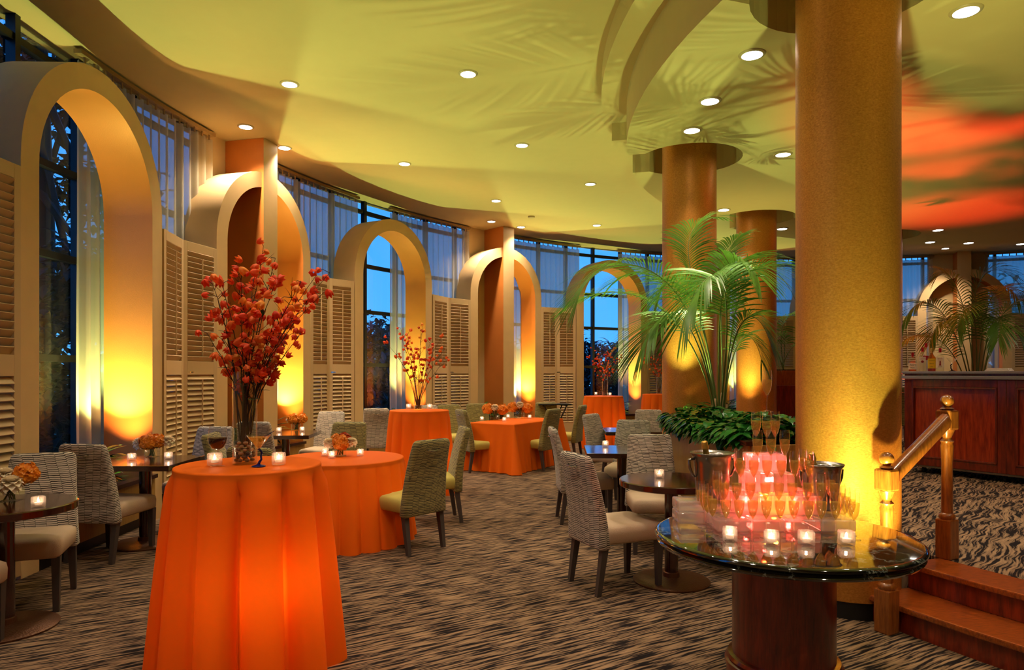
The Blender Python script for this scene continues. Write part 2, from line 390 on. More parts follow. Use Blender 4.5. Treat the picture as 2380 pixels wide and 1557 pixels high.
# ---------------------------------------------------------------- arches
RI,TT,ZS,DP=.894,.209,3.262,.50
ords=['first','second','third','fourth','fifth','sixth','seventh','eighth','ninth','tenth']
arch_lab={1:'wide tan archway nearest the camera, framing the dark tree window',2:'tan archway split by a pilaster behind the tall orange branches',
 3:'open tan archway with blue window behind the third shutter pair',4:'tan archway split by a pilaster between the shuttered bays at middle',
 5:'tan archway with blue window partly behind the big palm fronds',6:'tan archway hidden behind the slim gold columns',7:'tan archway hidden behind the large gold column',
 8:'far tan archway with dark reveal behind the palm by the bar',0:'tan archway beyond the left edge by the window wall',9:'tan archway beyond the shutters at far right'}
def arch_pt(a,r,x,y,z):
    e=Vector((math.cos(R(a)),math.sin(R(a)))); t=Vector((e.y,-e.x)); q=Vector(C0)+e*(r+y)+t*x; return (q.x,q.y,z)
for i,(a,r) in enumerate(ARCH):
    ZS=3.262-(.075 if i==1 else 0); inn=[(-RI,0)]; outn=[(-RI-TT,0)]; n=36
    for j in range(n+1):
        p=PI-PI*j/n; inn.append((RI*math.cos(p),ZS+RI*math.sin(p))); outn.append(((RI+TT)*math.cos(p),ZS+(RI+TT)*math.sin(p)))
    inn.append((RI,0)); outn.append((RI+TT,0)); N=len(inn); vs=[]
    for y in (0,DP):
        vs+=[arch_pt(a,r,x,y,z) for x,z in inn]; vs+=[arch_pt(a,r,x,y,z) for x,z in outn]
    fs=[]
    for j in range(N-1):
        fs+=[(j,j+1,N+j+1,N+j),(2*N+j,3*N+j,3*N+j+1,2*N+j+1),(j,2*N+j,2*N+j+1,j+1),(N+j,N+j+1,3*N+j+1,3*N+j)]
    fs+=[(0,N,3*N,2*N),(N-1,3*N-1,4*N-1,2*N-1)]
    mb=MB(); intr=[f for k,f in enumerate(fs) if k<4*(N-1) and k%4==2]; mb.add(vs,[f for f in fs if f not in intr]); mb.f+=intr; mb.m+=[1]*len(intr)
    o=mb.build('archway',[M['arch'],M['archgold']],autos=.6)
    tag(o,arch_lab[i],'archway')
    if i%2==0:
        W=.165; ol=[arch_pt(a,r,x,y,0)[:2] for x,y in ((-W,-.03),(W,-.03),(W,12.9-r),(-W,12.9-r))]
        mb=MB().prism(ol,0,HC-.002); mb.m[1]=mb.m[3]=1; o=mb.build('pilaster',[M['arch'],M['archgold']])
        tag(o,{2:'square tan pilaster rising through the arch behind the tallest orange branches',4:'square tan pilaster rising through the arch behind the rectangular orange table',
          6:'square tan pilaster behind the slim gold columns',8:'square tan pilaster in the far arch behind the palm',0:'square tan pilaster beyond the left edge of the window wall'}[i],'pilaster')
    # planter box inside the arch
    pl=empty('window_planter',(0,0,0),0,{1:'low tan planter box under the nearest archway window',2:'low tan planter box behind the dark square table with orange flowers',3:'low tan planter box under the third archway with red croton plants',
      4:'low planter box with dark red ledge under the split middle arch',5:'low tan planter box beside the far orange draped cocktail table',6:'low planter box behind the slim gold columns',
      7:'low planter box behind the large gold column',8:'low planter box in the far arch beyond the bar',0:'low planter box beyond the left edge',9:'low planter box at far right beyond the bar'}[i],'planter')
    def bx(x0,x1,y0,y1,z0,z1,name,m):
        MB().prism([arch_pt(a,r,x,y,0)[:2] for x,y in ((x0,y0),(x1,y0),(x1,y1),(x0,y1))],z0,z1).build(name,m,parent=pl)
    xr=RI-.004
    bx(-xr,xr,-.03,.02,.1,.46,'front_panel',M['goldwood']); bx(-xr,xr,.0,.03,.0,.1,'toe_kick',M['black'])
    bx(-xr,xr,-.06,.05,.46,.50,'ledge',M['granite']); bx(-xr,xr,.05,12.85-r,.0,.44,'soil_bed',M['soil'])
# ---------------------------------------------------------------- shutters
def shutter_panel_mesh(w,h,kind):
    mb=MB(); s=.07; t=.035
    if kind=='frame':
        mb.box((-w/2+s/2,0,h/2),(s,t,h)); mb.box((w/2-s/2,0,h/2),(s,t,h))
        for z0,z1 in ((0,.32),(1.50,1.66),(h-.11,h)): mb.box((0,0,(z0+z1)/2),(w-2*s,t,z1-z0))
        return mb
    if kind=='slats':
        for z0,z1 in ((.32,1.50),(1.66,h-.11)):
            n=int((z1-z0)/.062); 
            for i in range(n):
                mb.box((0,.0,z0+(i+.5)*(z1-z0)/n),(w-2*s,.010,.066),rx=R(-38) if z0<1 else R(34))
        return mb
    if kind=='rod':
        mb.box((0,-.038,.92),(.012,.012,1.04)); mb.box((0,-.038,(1.66+h-.11)/2),(.012,.012,h-.11-1.66-.14)); return mb
SH=3.08
def shutter_proto(w):
    root=empty('bifold_shutter',(0,0,0))
    for s in (-1,1):
        p=shutter_panel_mesh(w,SH,'frame').build('shutter_panel',M['shutter'],parent=root,bevel=.004)
        q=shutter_panel_mesh(w,SH,'slats').build('louvres',M['shutter'],parent=p); q2=shutter_panel_mesh(w,SH,'rod').build('tilt_rod',M['shutter'],parent=p)
        p.location=(s*w/2*.985,0,0); p.rotation_euler.z=R(-10*s)
    for z in (2.65,1.55,.5):
        h=MB().tube([(w*.985,-.02,z-.045),(w*.985,-.02,z+.045)],.009,6).build('hinge',M['chrome'],parent=root)
    MB().box((0,-.05,1.53),(.09,.012,.02)).tube([(.03,-.05,1.53),(.03,-.07,1.53)],.01,6).build('latch',M['chrome'],parent=root)
    return root
slab=['at the left edge before the nearest archway','between the nearest archway and the first pilaster arch','behind the orange branches left of the third archway','between the third and the middle split archway',
 'right of the middle split archway','behind the big palm and gold column','between the slim gold columns','behind the bottles on the bar','at the far right behind the palm']
for i in range(len(ARCH)-1):
    (a,r),(b,q)=ARCH[i],ARCH[i+1]
    p=Vector(arch_pt(a,r,RI+TT,.06,0)); s=Vector(arch_pt(b,q,-RI-TT,.06,0)); d=s-p; w=d.length/2
    o=shutter_proto(w*.985); o.location=(p+s)/2+Vector((0,0,.03)); o.rotation_euler.z=math.atan2(d.y,d.x)
    tag(o,'tan louvred bifold shutter '+slab[i],'shutter')
# ---------------------------------------------------------------- curtains
clab=['sheer curtain in the nearest archway and above the first shutters','blue-lit sheer curtain right of the first pilaster','sheer curtain between the third archway and the middle pilaster',
 'sheer curtain right of the middle pilaster','sheer curtain behind the palm and first slim gold column','sheer curtain seen behind the slim gold columns','sheer curtain right of the large gold column above the bottles','blue-lit sheer curtain at the far right above the palm','sheer curtain left of the nearest window']
for i,(a0,a1) in enumerate([(178.9,168.0),(162.6,152.0),(147.8,137.3),(131.4,121.65),(116.1,106.2),(100.6,90.2),(86.2,75.2),(69.6,59.8),(196,186.5)]):
    L=R(a0-a1)*12.78; nw=int(L/.15); root=empty('sheer_curtain',(0,0,0),0,clab[i],'curtain'); rnd=random.Random(i)
    ph=[rnd.uniform(-.5,.5) for _ in range(nw+2)]
    def fn(u,v):
        k=u*nw; j=int(k); f=k-j; am=.034+.016*(1-v)+.012*ph[j]
        w=math.sin(2*PI*(k+.12*ph[j]*math.sin(PI*f)))*am
        return pol(a0+(a1-a0)*(u+.004*math.sin(9*v+ph[j]*6)*(1-v)),12.78+w,.56+(4.70-.56)*v)
    MB().grid(fn,nw*8,6).build('drape',M['curtain'],parent=root,smooth=True)
    MB().arcband(a0+.1,a1-.1,12.74,12.82,4.755,4.80,2).build('track',M['track'],parent=root)
    rg=MB()
    for j in range(nw): c=pol(a0+(a1-a0)*(j+.5)/nw,12.77); rg.tube([(c.x,c.y,4.69),(c.x,c.y,4.76)],.012,5)
    g=rg.build('pleat_hooks',M['track'],parent=root); g['kind']='stuff'
# ---------------------------------------------------------------- columns
clb={0:'large gold fabric-wrapped column behind the champagne table',1:'slim gold column rising behind the big palm',2:'gold column right of the one behind the palm, further back',3:'far gold column peeking past the large column',
     4:'gold column beyond the right edge near the camera',5:'gold column beyond the bar at the right',6:'gold column behind the camera side of the platform'}
for i,c in enumerate(COLS):
    p=pol(c,6.5); root=empty('gold_column',(p.x,p.y,0),0,clb[i],'column'); root['kind']='thing'
    MB().lathe([(.32,.11),(.32,HC-.002)],64,cap0=False,cap1=False).build('shaft',M['gold'],parent=root,smooth=True)
    MB().lathe([(.31,0),(.31,.11)],64).build('plinth',M['black'],parent=root,autos=.6)
# ---------------------------------------------------------------- curved planter
pa0,pa1=169.6,192.0
pr=empty('curved_planter',(0,0,0),0,'curved tan planter wall between the gold columns filled with glossy leaves','planter')
MB().arcband(pa0,pa1,6.70,6.78,0,1.0,1.2).arcband(pa0,pa1,6.02,6.10,.33,1.0,1.2).build('planter_wall',M['goldwood'],parent=pr)
e1=MB()
for a in (pa0,pa1):
    for_=pol(a,6.4); e1.box((for_.x,for_.y,.665),(.72,.06,.67),rz=R(a))
e1.build('end_panel',M['goldwood'],parent=pr)
MB().arcband(pa0-.2,pa1+.2,6.68,6.81,1.0,1.035,1.2).arcband(pa0-.2,pa1+.2,6.0,6.1,1.0,1.035,1.2).build('rim',M['granite'],parent=pr)
MB().arcband(pa0,pa1,6.1,6.7,.34,.97,1.5).build('soil_bed',M['soil'],parent=pr)
# ---------------------------------------------------------------- steps
for (a,b,z0,z1,lab) in ((6.25,6.62,0,.165,'lower curved stained wood step by the brass-lit newel post'),(5.965,6.28,.165,.33,'upper curved stained wood step edging the raised carpet')):
    st=empty('wood_step',(0,0,0),0,lab,'step')
    MB().arcband(200.4,236,a-.0,b-.03,z0,z1-.035,1.0).build('riser',M['wood_red'],parent=st)
    MB().arcband(200.4,236,a,b,z1-.035,z1,1.0).build('tread',M['wood_step'],parent=st,bevel=.008)
# ---------------------------------------------------------------- railing
nw=[(2.25,4.10,0,'lower turned oak newel post lit gold beside the champagne table'),(2.88,4.52,.33,'upper turned oak newel post on the raised carpet before the bar')]
for x,y,z,lab in nw:
    r=empty('newel_post',(x,y,z),R(28),lab,'newel post')
    MB().box((0,0,.13),(.1,.1,.26)).build('base_block',M['wood_oak'],parent=r,bevel=.008)
    MB().lathe([(.045,.26),(.05,.275),(.046,.29),(.034,.30),(.033,.62),(.037,.72),(.040,.745),(.034,.76),(.04,.775),(.026,.79),(.026,.80),(.045,.85)],24).build('turned_shaft',M['wood_oak'],parent=r,autos=.8)
    MB().box((0,0,.915),(.1,.1,.13)).build('top_block',M['wood_oak'],parent=r,bevel=.012)
    MB().lathe([(.03,.98),(.042,.988),(.03,.998),(.022,1.003)]+[(.041*math.sin(PI*t/12),1.04-.041*math.cos(PI*t/12)) for t in range(2,12)]+[(.001,1.081)],24).build('ball_finial',M['wood_oak'],parent=r,autos=.9)
p=Vector((2.29,4.13,.93)); q=Vector((2.85,4.49,1.25)); d=(q-p)
hr=MB(); sec=[(-.035,-.045),(.035,-.045),(.038,-.01),(.03,.03),(.015,.042),(-.015,.042),(-.03,.03),(-.038,-.01)]
sd=Vector((d.y,-d.x,0)).normalized(); u=Vector((0,0,1))
vs=[pp+sd*a+u*b for pp in (p,q) for a,b in sec]; n=8
hr.add(vs,[(i,(i+1)%n,n+(i+1)%n,n+i) for i in range(n)]+[tuple(range(n)),tuple(range(2*n-1,n-1,-1))])
tag(hr.build('handrail',M['wood_oak'],autos=.9),'oak handrail sloping between the two turned newel posts','handrail')
# ---------------------------------------------------------------- downlights
dl=empty('downlight',(0,0,0))
MB().lathe([(.082,-.012),(.105,-.006),(.108,0)],32,cap0=False,cap1=False).build('trim_ring',M['trimring'],parent=dl,smooth=True)
MB().lathe([(.082,-.012),(.079,-.008)],32,cap0=True,cap1=False).build('lens',M['lamp'],parent=dl)
DL=[(673,195,HC,'downlight nearest the front archway on the green-lit ceiling'),(1088,171,HC,'downlight alone in the middle of the green-lit ceiling'),(940,380,HC,'downlight above the third archway'),
 (1213,337,HC,'second downlight from the front in the central ceiling row'),(1372,427,HC,'third downlight in the central ceiling row'),(1153,466,HC,'downlight before the middle pilaster on the ceiling'),
 (1387,523,HC,'farthest downlight left of the slim gold column'),(1211,527,HC,'small downlight right above the middle pilaster'),(571,294,HC,'downlight over the left side of the first pilaster'),
 (661,343,HC,'downlight just right of the first pilaster'),(1142,514,HC,'bright downlight left of the middle pilaster'),(2197,577,HC,'bright downlight left of the far pilaster'),
 (1748,126,HL,'large downlight left of the large gold column on the low ceiling'),(1650,234,HL,'middle one of three downlights in line above the slim column'),(1608,302,HL,'downlight directly above the slim gold column opening'),
 (1820,358,HL,'downlight partly behind the left edge of the large column'),(1682,487,HL,'downlight between the two slim gold columns'),(2245,25,HL,'largest brightest downlight at the top right'),
 (1818,531,HL,'small downlight left of the large column, low in the ceiling'),(2180,534,HL,'small downlight over the bar, highest of the far four'),(2162,562,HL,'small downlight over the bar, leftmost of the far four'),
 (2251,564,HL,'small downlight over the palm by the bar'),(2374,566,HL,'small downlight at the right edge over the bar')]
for u,v,z,lab in DL:
    p=at(u,v,z); place(dl,USED,(p.x,p.y,z),0,'round white '+lab,'ceiling light')
sd=MB().lathe([(.06,-.03),(.07,-.02),(.07,0)],24).build('smoke_detector',M['trimring'],autos=.6); p=at(1235,503,HC); sd.location=(p.x,p.y,HC)
tag(sd,'flat round smoke detector on the ceiling beyond the pilaster','smoke detector')
# ================================================================ CHAIRS
def rrect(w,d,r,n=4):
    pts=[]
    for cx,cy,a0 in ((w/2-r,d/2-r,0),(-w/2+r,d/2-r,90),(-w/2+r,-d/2+r,180),(w/2-r,-d/2+r,270)):
        for i in range(n+1):
            a=R(a0+90*i/n); pts.append((cx+r*math.cos(a),cy+r*math.sin(a)))
    return pts
def loft(rows,n=4):
    mb=MB(); vs=[]; N=4*(n+1)
    for (z,y,w,d,r) in rows:
        vs+=[(a,b+y,z) for a,b in rrect(w,d,min(r,d/2-.001,w/2-.001),n)]
    fs=[]
    for j in range(len(rows)-1):
        for i in range(N):
            a=j*N+i; b=j*N+(i+1)%N; fs.append((a,b,b+N,a+N))
    fs+=[tuple(range(N-1,-1,-1)),tuple(range((len(rows)-1)*N,len(rows)*N))]
    return mb.add(vs,fs)
def make_chair(kind):
    root=empty('dining_chair',(0,0,0))
    seat,fab=('seat_grey','fab_grey') if kind=='grey' else ('seat_greenlit','fab_greenlit')
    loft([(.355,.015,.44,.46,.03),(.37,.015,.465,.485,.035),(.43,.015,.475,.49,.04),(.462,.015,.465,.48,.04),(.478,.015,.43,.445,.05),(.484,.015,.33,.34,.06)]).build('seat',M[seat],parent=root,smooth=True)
    rows=[(.325,-.245,.465,.085,.02),(.335,-.245,.48,.095,.025)]
    for i in range(1,9):
        t=i/8; z=.335+.60*t; rows.append((z,-.245-.085*t*t-.02*t,.48-.075*t,.095-.025*t,.025))
    rows+=[(.958,-.352,.395,.066,.03),(.973,-.355,.372,.05,.024),(.98,-.357,.33,.028,.013)]
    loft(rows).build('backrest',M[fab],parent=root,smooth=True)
    for x in (-1,1):
        for front in (1,0):
            mb=MB(); vs=[]
            z1=.36 if front else .34
            for z,s,ox,oy in ((0,.017,.0,0 if front else -.05),(z1,.025,0,0)):
                cx=x*(.205 if front else .2)+ox*x; cy=(.215 if front else -.235)+oy
                vs+=[(cx-s,cy-s,z),(cx+s,cy-s,z),(cx+s,cy+s,z),(cx-s,cy+s,z)]
            mb.add(vs,[(3,2,1,0),(4,5,6,7),(0,1,5,4),(1,2,6,5),(2,3,7,6),(3,0,4,7)]).build('leg',M['legs'],parent=root)
    MB().tube([(-.065,-.374,.895),(-.05,-.392,.888),(0,-.398,.885),(.05,-.392,.888),(.065,-.374,.895)],.006,6).build('handle',M['chrome'],parent=root,smooth=True)
    return root
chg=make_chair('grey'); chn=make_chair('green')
CH_=[ # x,y,facing(dx,dy),kind,label
(-3.24,4.58,.36,-.93,'g','grey dash-patterned chair at left with a small candle before it, beside the cream flowers'),
(-3.14,3.70,1,.12,'g','chair at the lower left corner with only its beige seat and leg showing'),
(-3.42,5.86,.12,1,'g','large grey patterned chair at left seen from behind with a chrome back handle'),
(-3.20,6.95,-.1,-1,'g','grey patterned chair on the far side of the dark square table nearest left'),
(-3.02,8.38,.05,1,'g','grey patterned chair seen from behind just right of the tall glass vase'),
(-1.93,5.62,.3,1,'n','low-showing green-lit chair with chrome handle right behind the martini glass'),
(-2.52,6.55,1,.1,'n','green-lit patterned chair seen through the gap left of the tall vase'),
(-2.72,9.75,-.15,-1,'g','grey patterned chair facing the camera beyond the far dark square table'),
(-1.93,7.62,-.1,-1,'n','green-lit patterned chair behind the flowers on the round orange table'),
(-2.22,11.35,-.1,1,'g','grey chair from behind left of the far orange cocktail table'),
(-1.45,11.7,.2,-1,'g','top of a grey chair just behind the far orange cocktail table'),
(-1.10,11.9,.1,-1,'n','top of a green-lit chair just right behind the far orange cocktail table'),
(-.96,6.13,-.39,.34,'n','large green-lit patterned chair with lime-lit seat and chrome handle at the round orange table'),
(-.85,7.2,-.95,-.25,'n','green-lit patterned chair seen edge-on behind the large green-lit chair'),
(-.48,10.85,.87,.4,'n','green-lit chair at the left end of the rectangular orange table'),
(.37,11.05,-.42,.28,'n','green-lit chair with its back to the camera at the right of the rectangular orange table'),
(.92,12.2,-.9,.35,'n','green-lit chair with chrome handle beside the dark folding tray stand'),
(.62,12.75,-.1,-1,'n','green-lit chair at the far right corner behind the rectangular orange table'),
(-.58,12.3,.2,-1,'n','green-lit chair at the far left corner behind the rectangular orange table'),
(.78,5.04,.5,.215,'g','large grey patterned chair at right, seen from behind with beige seat and chrome handle'),
(.78,7.2,1,.05,'g','grey chair seen edge-on just behind the large grey chair at right'),
(1.36,8.0,-.35,-.94,'g','grey chair facing the camera beyond the small square dark table at right'),
(1.27,6.05,-.05,-1,'g','grey chair facing the camera behind the round dark table with one candle'),
(1.38,9.3,.8,-.6,'g','tilted-looking grey chair before the far right orange cocktail table'),
(2.05,10.25,-.2,-1,'g','grey chair partly hidden by the left end of the curved planter'),
(6.65,11.8,.2,1,'n','chair on the raised floor glimpsed between the large column and the bar')]
for x,y,dx,dy,k,lab in CH_:
    z=.33 if (x-C0[0])**2+(y-C0[1])**2<36 else 0
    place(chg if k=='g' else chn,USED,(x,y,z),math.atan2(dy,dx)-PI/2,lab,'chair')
# ================================================================ TABLES AND CLOTHS
def cloth_round(rt,rb,h,nf,seed,amp):
    rnd=random.Random(seed); fo=[(rnd.uniform(.6,1.3),rnd.uniform(-.25,.25)) for _ in range(nf)]
    def fold(t):
        k=t*nf; j=int(k)%nf; f=k-int(k); w=f+fo[j][1]*math.sin(PI*f)*.5
        s=abs(math.sin(PI*w))**.75
        return (s-.5)*2*fo[j][0]
    prof=[(0,0,0),(.3,0,0),(.6,0,0),(.9,0,0),(.97,0,0),(.995,-.003,0),(1.0,-.009,0),(1.002,-.03,0)]
    N=nf*18; rows=[]
    for k,dz,_ in prof: rows.append((k*rt,h+dz,0))
    n=16
    for i in range(1,n+1):
        t=i/n; rows.append((rt*1.004+(rb-rt)*t**.9,h-.03-(h-.04)*t,amp*(.28+.72*t**.7)))
    mb=MB()
    def fn(u,v):
        r,z,a=rows[round(v*(len(rows)-1))]
        rr=r+fold(u)*a; ang=u*2*PI
        return (rr*math.cos(ang),rr*math.sin(ang),z)
    return mb.grid(fn,N,len(rows),wrap=True)
def cloth_rect(lx,ly,h,seed,flare,amp):
    rnd=random.Random(seed); per=2*(lx+ly); N=400
    def out(t,off):
        s=t*per; rc=.03
        segs=[((lx/2,-ly/2),(0,1),ly),((lx/2,ly/2),(-1,0),lx),((-lx/2,ly/2),(0,-1),ly),((-lx/2,-ly/2),(1,0),lx)]
        for (p,d,L) in segs:
            if s<=L or d==(1,0):
                q=(p[0]+d[0]*s,p[1]+d[1]*s); nrm=(d[1],-d[0]); e=min(s,L-s); c=max(0,1-e/.16)
                k=off*(1+1.2*c*c); tx=-d[0] if s<L/2 else d[0]; ty=-d[1] if s<L/2 else d[1]
                return (q[0]+nrm[0]*k+tx*off*1.0*c*c,q[1]+nrm[1]*k+ty*off*1.0*c*c)
            s-=L
    rows=[(0,0),(.5,0),(.98,0),(1,-.006)]+[(1,-.02-(h-.03)*i/14) for i in range(15)]
    def fn(u,v):
        j=round(v*(len(rows)-1)); k,dz=rows[j]; t=max(0,(j-4)/14)
        a=amp*t*math.sin(u*per/.17*2*PI+1.5*math.sin(u*23)); p=out(u,flare*t+a if j>3 else 0)
        return (p[0]*k,p[1]*k,h+dz)
    return MB().grid(fn,N,len(rows),wrap=True)
def under_table(name,loc,r,h,lab,rect=None,rz=0):
    t=empty(name,loc,rz,lab,'table')
    if rect: MB().box((0,0,h-.025),(rect[0],rect[1],.03)).build('tabletop',M['table'],parent=t)
    else: MB().lathe([(r,h-.04),(r,h-.012)],40).build('tabletop',M['table'],parent=t)
    MB().lathe([(.03,.04),(.03,h-.04)],16).build('pedestal',M['ironbase'],parent=t)
    MB().lathe([(.22,0),(.22,.02),(.04,.045)],32).build('base',M['ironbase'],parent=t)
cl=[((-1.40,3.64,0),.37,.445,1.07,11,3,.06,'nearest tall round cocktail table hidden under orange cloth','floor-length orange satin cloth on the nearest tall cocktail table'),
 ((-1.6,6.42,0),.575,.67,.76,22,5,.028,'low round table hidden under orange cloth','orange satin cloth on the low round table with the big green-lit chair'),
 ((-1.2,8.84,0),.38,.46,1.07,14,8,.03,'tall round cocktail table by the croton plants, under cloth','orange satin cloth on the tall cocktail table right of the far grey chair'),
 ((1.89,14.1,0),.40,.48,1.07,14,11,.03,'tall round cocktail table by the fifth archway, under cloth','orange satin cloth on the far tall cocktail table left of the curved planter'),
 ((3.35,15.4,0),.40,.48,1.07,14,14,.03,'tall cocktail table beside the slim gold column, under cloth','orange cloth glimpsed on the tall table against the slim gold column')]
for loc,rt,rb,h,nf,sd_,amp,l1,l2 in cl:
    under_table('cocktail_table' if h>1 else 'round_table',loc,rt-.008,h-.004,l1)
    o=cloth_round(rt,rb,h,nf,sd_,amp).build('tablecloth',M['cloth'],smooth=True,loc=loc,rz=sd_*.7); tag(o,l2,'tablecloth')
# rectangular table
ang=math.atan2(.84,.70)
ct=Vector((.10,11.35,0))
under_table('dining_table',tuple(ct),0,.757,'rectangular dining table hidden under orange cloth',rect=(1.55,.80),rz=R(58))
o=cloth_rect(1.6,.84,.76,4,.08,.018).build('tablecloth',M['cloth'],smooth=True,loc=tuple(ct),rz=R(58)); tag(o,'orange cloth with pointed corner on the rectangular table under two flower vases','tablecloth')
def dark_table(kind,loc,rz,lab,r=.38,s=.76):
    t=empty('bistro_table',loc,rz,lab,'table')
    if kind=='round': MB().lathe([(r-.006,.712),(r,.718),(r,.754),(r-.008,.76)],64).build('tabletop',M['table'],parent=t,autos=.6)
    else: MB().box((0,0,.736),(s,s,.048)).build('tabletop',M['table'],parent=t,bevel=.006)
    MB().lathe([(.05,.035),(.05,.712)],28).build('pedestal',M['table'],parent=t,autos=.6)
    MB().lathe([(.28,0),(.283,.012),(.27,.02),(.09,.034),(.062,.04),(.058,.07),(.05,.075)],56).build('base',M['ironbase'],parent=t,autos=.5)
dark_table('round',(-3.08,4.15,0),0,'dark round bistro table with cream flowers at the left edge')
dark_table('sq',(-3.33,6.2,0),R(2),'dark square bistro table with orange flowers and two candles nearest left')
dark_table('sq',(-2.98,9.0,0),R(4),'dark square bistro table with orange flowers further back at left')
dark_table('round',(1.19,5.10,0),0,'dark round bistro table holding one candle at right',r=.385)
dark_table('sq',(1.14,7.08,0),R(-4),'small dark square table reflecting blue light at right')
dark_table('sq',(1.66,9.5,0),R(-3),'dark square table half hidden behind grey chairs at right')
# marble champagne table
MC=(1.31,3.30)
t=empty('marble_table',(MC[0],MC[1],0),0,'round black marble table carrying the champagne tower','table')
MB().lathe([(.575,.722),(.592,.726),(.598,.736),(.592,.746),(.584,.750),(.592,.754),(.606,.762),(.606,.770),(.596,.779),(.585,.78)],96).build('marble_top',M['marble'],parent=t,autos=.9)
MB().lathe([(.235,.20),(.235,.722)],64).build('drum_pedestal',M['wood_red'],parent=t,autos=.6)
MB().lathe([(.262,0),(.262,.145),(.27,.15),(.27,.165),(.255,.172),(.262,.18),(.255,.195),(.235,.20)],64).build('molded_base',M['wood_red'],parent=t,autos=.8)
# folding tray stand
t=empty('tray_stand',(.80,13.2,0),R(8),'dark folding tray stand with crossed legs behind the green-lit chairs','tray stand')
for y in (-.2,.2):
    for s in (-1,1): MB().tube([(-.22*s,y,0),(.22*s,y,.93)],.014,6).build('crossed_leg',M['black'],parent=t)
for s in (-1,1): MB().tube([(.22*s,-.22,.92),(.22*s,.22,.92)],.014,6).build('rail',M['black'],parent=t)
MB().box((0,0,.945),(.62,.44,.02)).build('tray_top',M['black'],parent=t,bevel=.005)
# ================================================================ VOTIVES
vt=empty('votive_candle',(0,0,0))
prof=[(.024,.0),(.0325,.003),(.0335,.012),(.0335,.055),(.031,.064),(.027,.065),(.0245,.06),(.023,.02),(.02,.014),(0.0001,.012)]
MB().lathe(prof,28,cap1=False,sq=3.2).build('glass_holder',M['frost'],parent=vt,autos=.9)
wx=MB().lathe([(.018,.0145),(.018,.030),(.0,.030)],16,cap1=False).build('wax',M['wax'],parent=vt,autos=.6)
MB().lathe([(.002,.031),(.006,.037),(.0055,.043),(.002,.053),(.0003,.058)],10).build('flame',M['flame'],parent=vt,smooth=True)
VOT=[(499,1083,1.072,'at the left of the tall vase, behind the red wine glass'),(648,1082,1.072,'right of the martini glass on the nearest orange table'),
(755,1060,.762,'leftmost of the three on the low round orange table'),(771,1066,.762,'standing in front of the flowers on the low round orange table'),(837.5,1060,.762,'right of the flowers on the low round orange table'),
(89,1181,.76,'on the dark round table at the left edge'),(306,1071,.76,'left of the flowers on the near dark square table'),(391.6,1068,.76,'right of the flowers on the near dark square table'),
(648.5,1005,.76,'left of the flowers on the further dark square table'),(702.5,1003.5,.76,'right of the flowers on the further dark square table'),
(950,950,1.072,'left of the vase on the second tall orange table'),(998.7,950,1.072,'right of the vase on the second tall orange table'),
(1120,977.5,.762,'leftmost on the rectangular orange table'),(1172,979.5,.762,'front middle on the rectangular orange table'),(1181,972,.762,'behind the middle on the rectangular orange table'),(1231,973,.762,'rightmost on the rectangular orange table'),
(1385,918,1.072,'left of the vase on the far orange table'),(1417.6,920,1.072,'right of the vase on the far orange table'),
(1532.4,1112,.76,'alone on the dark round table at right'),(1407,1039,.76,'alone on the small square table at right'),
(1696.5,1261,.78,'leftmost of four before the champagne tower'),(1793,1270,.78,'second from left before the champagne tower'),(1874,1270,.78,'third from left before the champagne tower'),(1967,1270,.78,'rightmost of four before the champagne tower')]
vpos=[]
for u,v,z,lab in VOT:
    p=at(u,v,z); Y=p.y+.03; x=(u-CX)/F*Y; place(vt,USED,(x,Y,z),random.Random(int(u)).uniform(-.3,.3),'lit frosted votive candle, '+lab,'candle')
    vpos.append((x,Y,z))
# ================================================================ GLASSES
g=empty('wine_glass',(*at(505.5,1084,1.072)[:2],1.072),0,'stemmed glass of red wine on the nearest orange table','wine glass')
MB().lathe([(.036,.0),(.036,.002),(.01,.006),(.0045,.012),(.004,.075),(.007,.082),(.03,.098),(.044,.122),(.0475,.145),(.044,.18),(.0385,.212)],32,cap0=False,cap1=False).build('glass_bowl',M['cglass'],parent=g,smooth=True)
MB().lathe([(.002,.085),(.026,.098),(.041,.122),(.0445,.143),(.0445,.148),(0,.148)],32,cap1=False).build('wine',M['wine'],parent=g,autos=.8)
def martini(loc,lab,rz,stem,drink):
    g=empty('martini_glass',loc,rz,lab,'martini glass')
    MB().lathe([(.004,.088),(.062,.163)],32,cap0=False,cap1=False).build('cone_bowl',M['cglass'],parent=g,smooth=True)
    MB().lathe([(.036,0),(.034,.004),(.012,.010),(.006,.014)],32).tube([(0,0,.008),(.004,.0,.022),(.014,0,.036),(.012,0,.055),(.016,0,.07),(.010,0,.082),(.0,0,.092)],[.009,.007,.0055,.0055,.0055,.006,.007],8).build('curved_stem',stem,parent=g,smooth=True)
    if drink:
        MB().lathe([(.003,.090),(.050,.152),(0,.152)],32,cap1=False).build('drink',M['champ'],parent=g)
        for x,y in ((.012,-.01),(.03,.004)): MB().lathe([(.011*math.sin(PI*t/8),.138-.011*math.cos(PI*t/8)) for t in range(9)],12,c=(x,y,0),cap0=False,cap1=False).build('olive',M['olive'],parent=g,smooth=True)
        MB().tube([(0,-.012,.134),(.075,.02,.182)],.0016,5).build('blue_pick',M['bluestem'],parent=g)
martini((*at(601,1084,1.072)[:2],1.072),'martini with olives in a curved cobalt-stemmed glass on the nearest orange table',R(10),M['bluestem'],True)
fl=empty('champagne_flute',(0,0,0))
MB().lathe([(.030,0),(.030,.002),(.008,.005),(.0035,.010),(.0032,.078),(.006,.088),(.016,.108),(.0235,.135),(.0255,.165),(.0245,.195),(.022,.22)],20,cap0=False,cap1=False).build('flute_glass',M['cglass'],parent=fl,smooth=True)
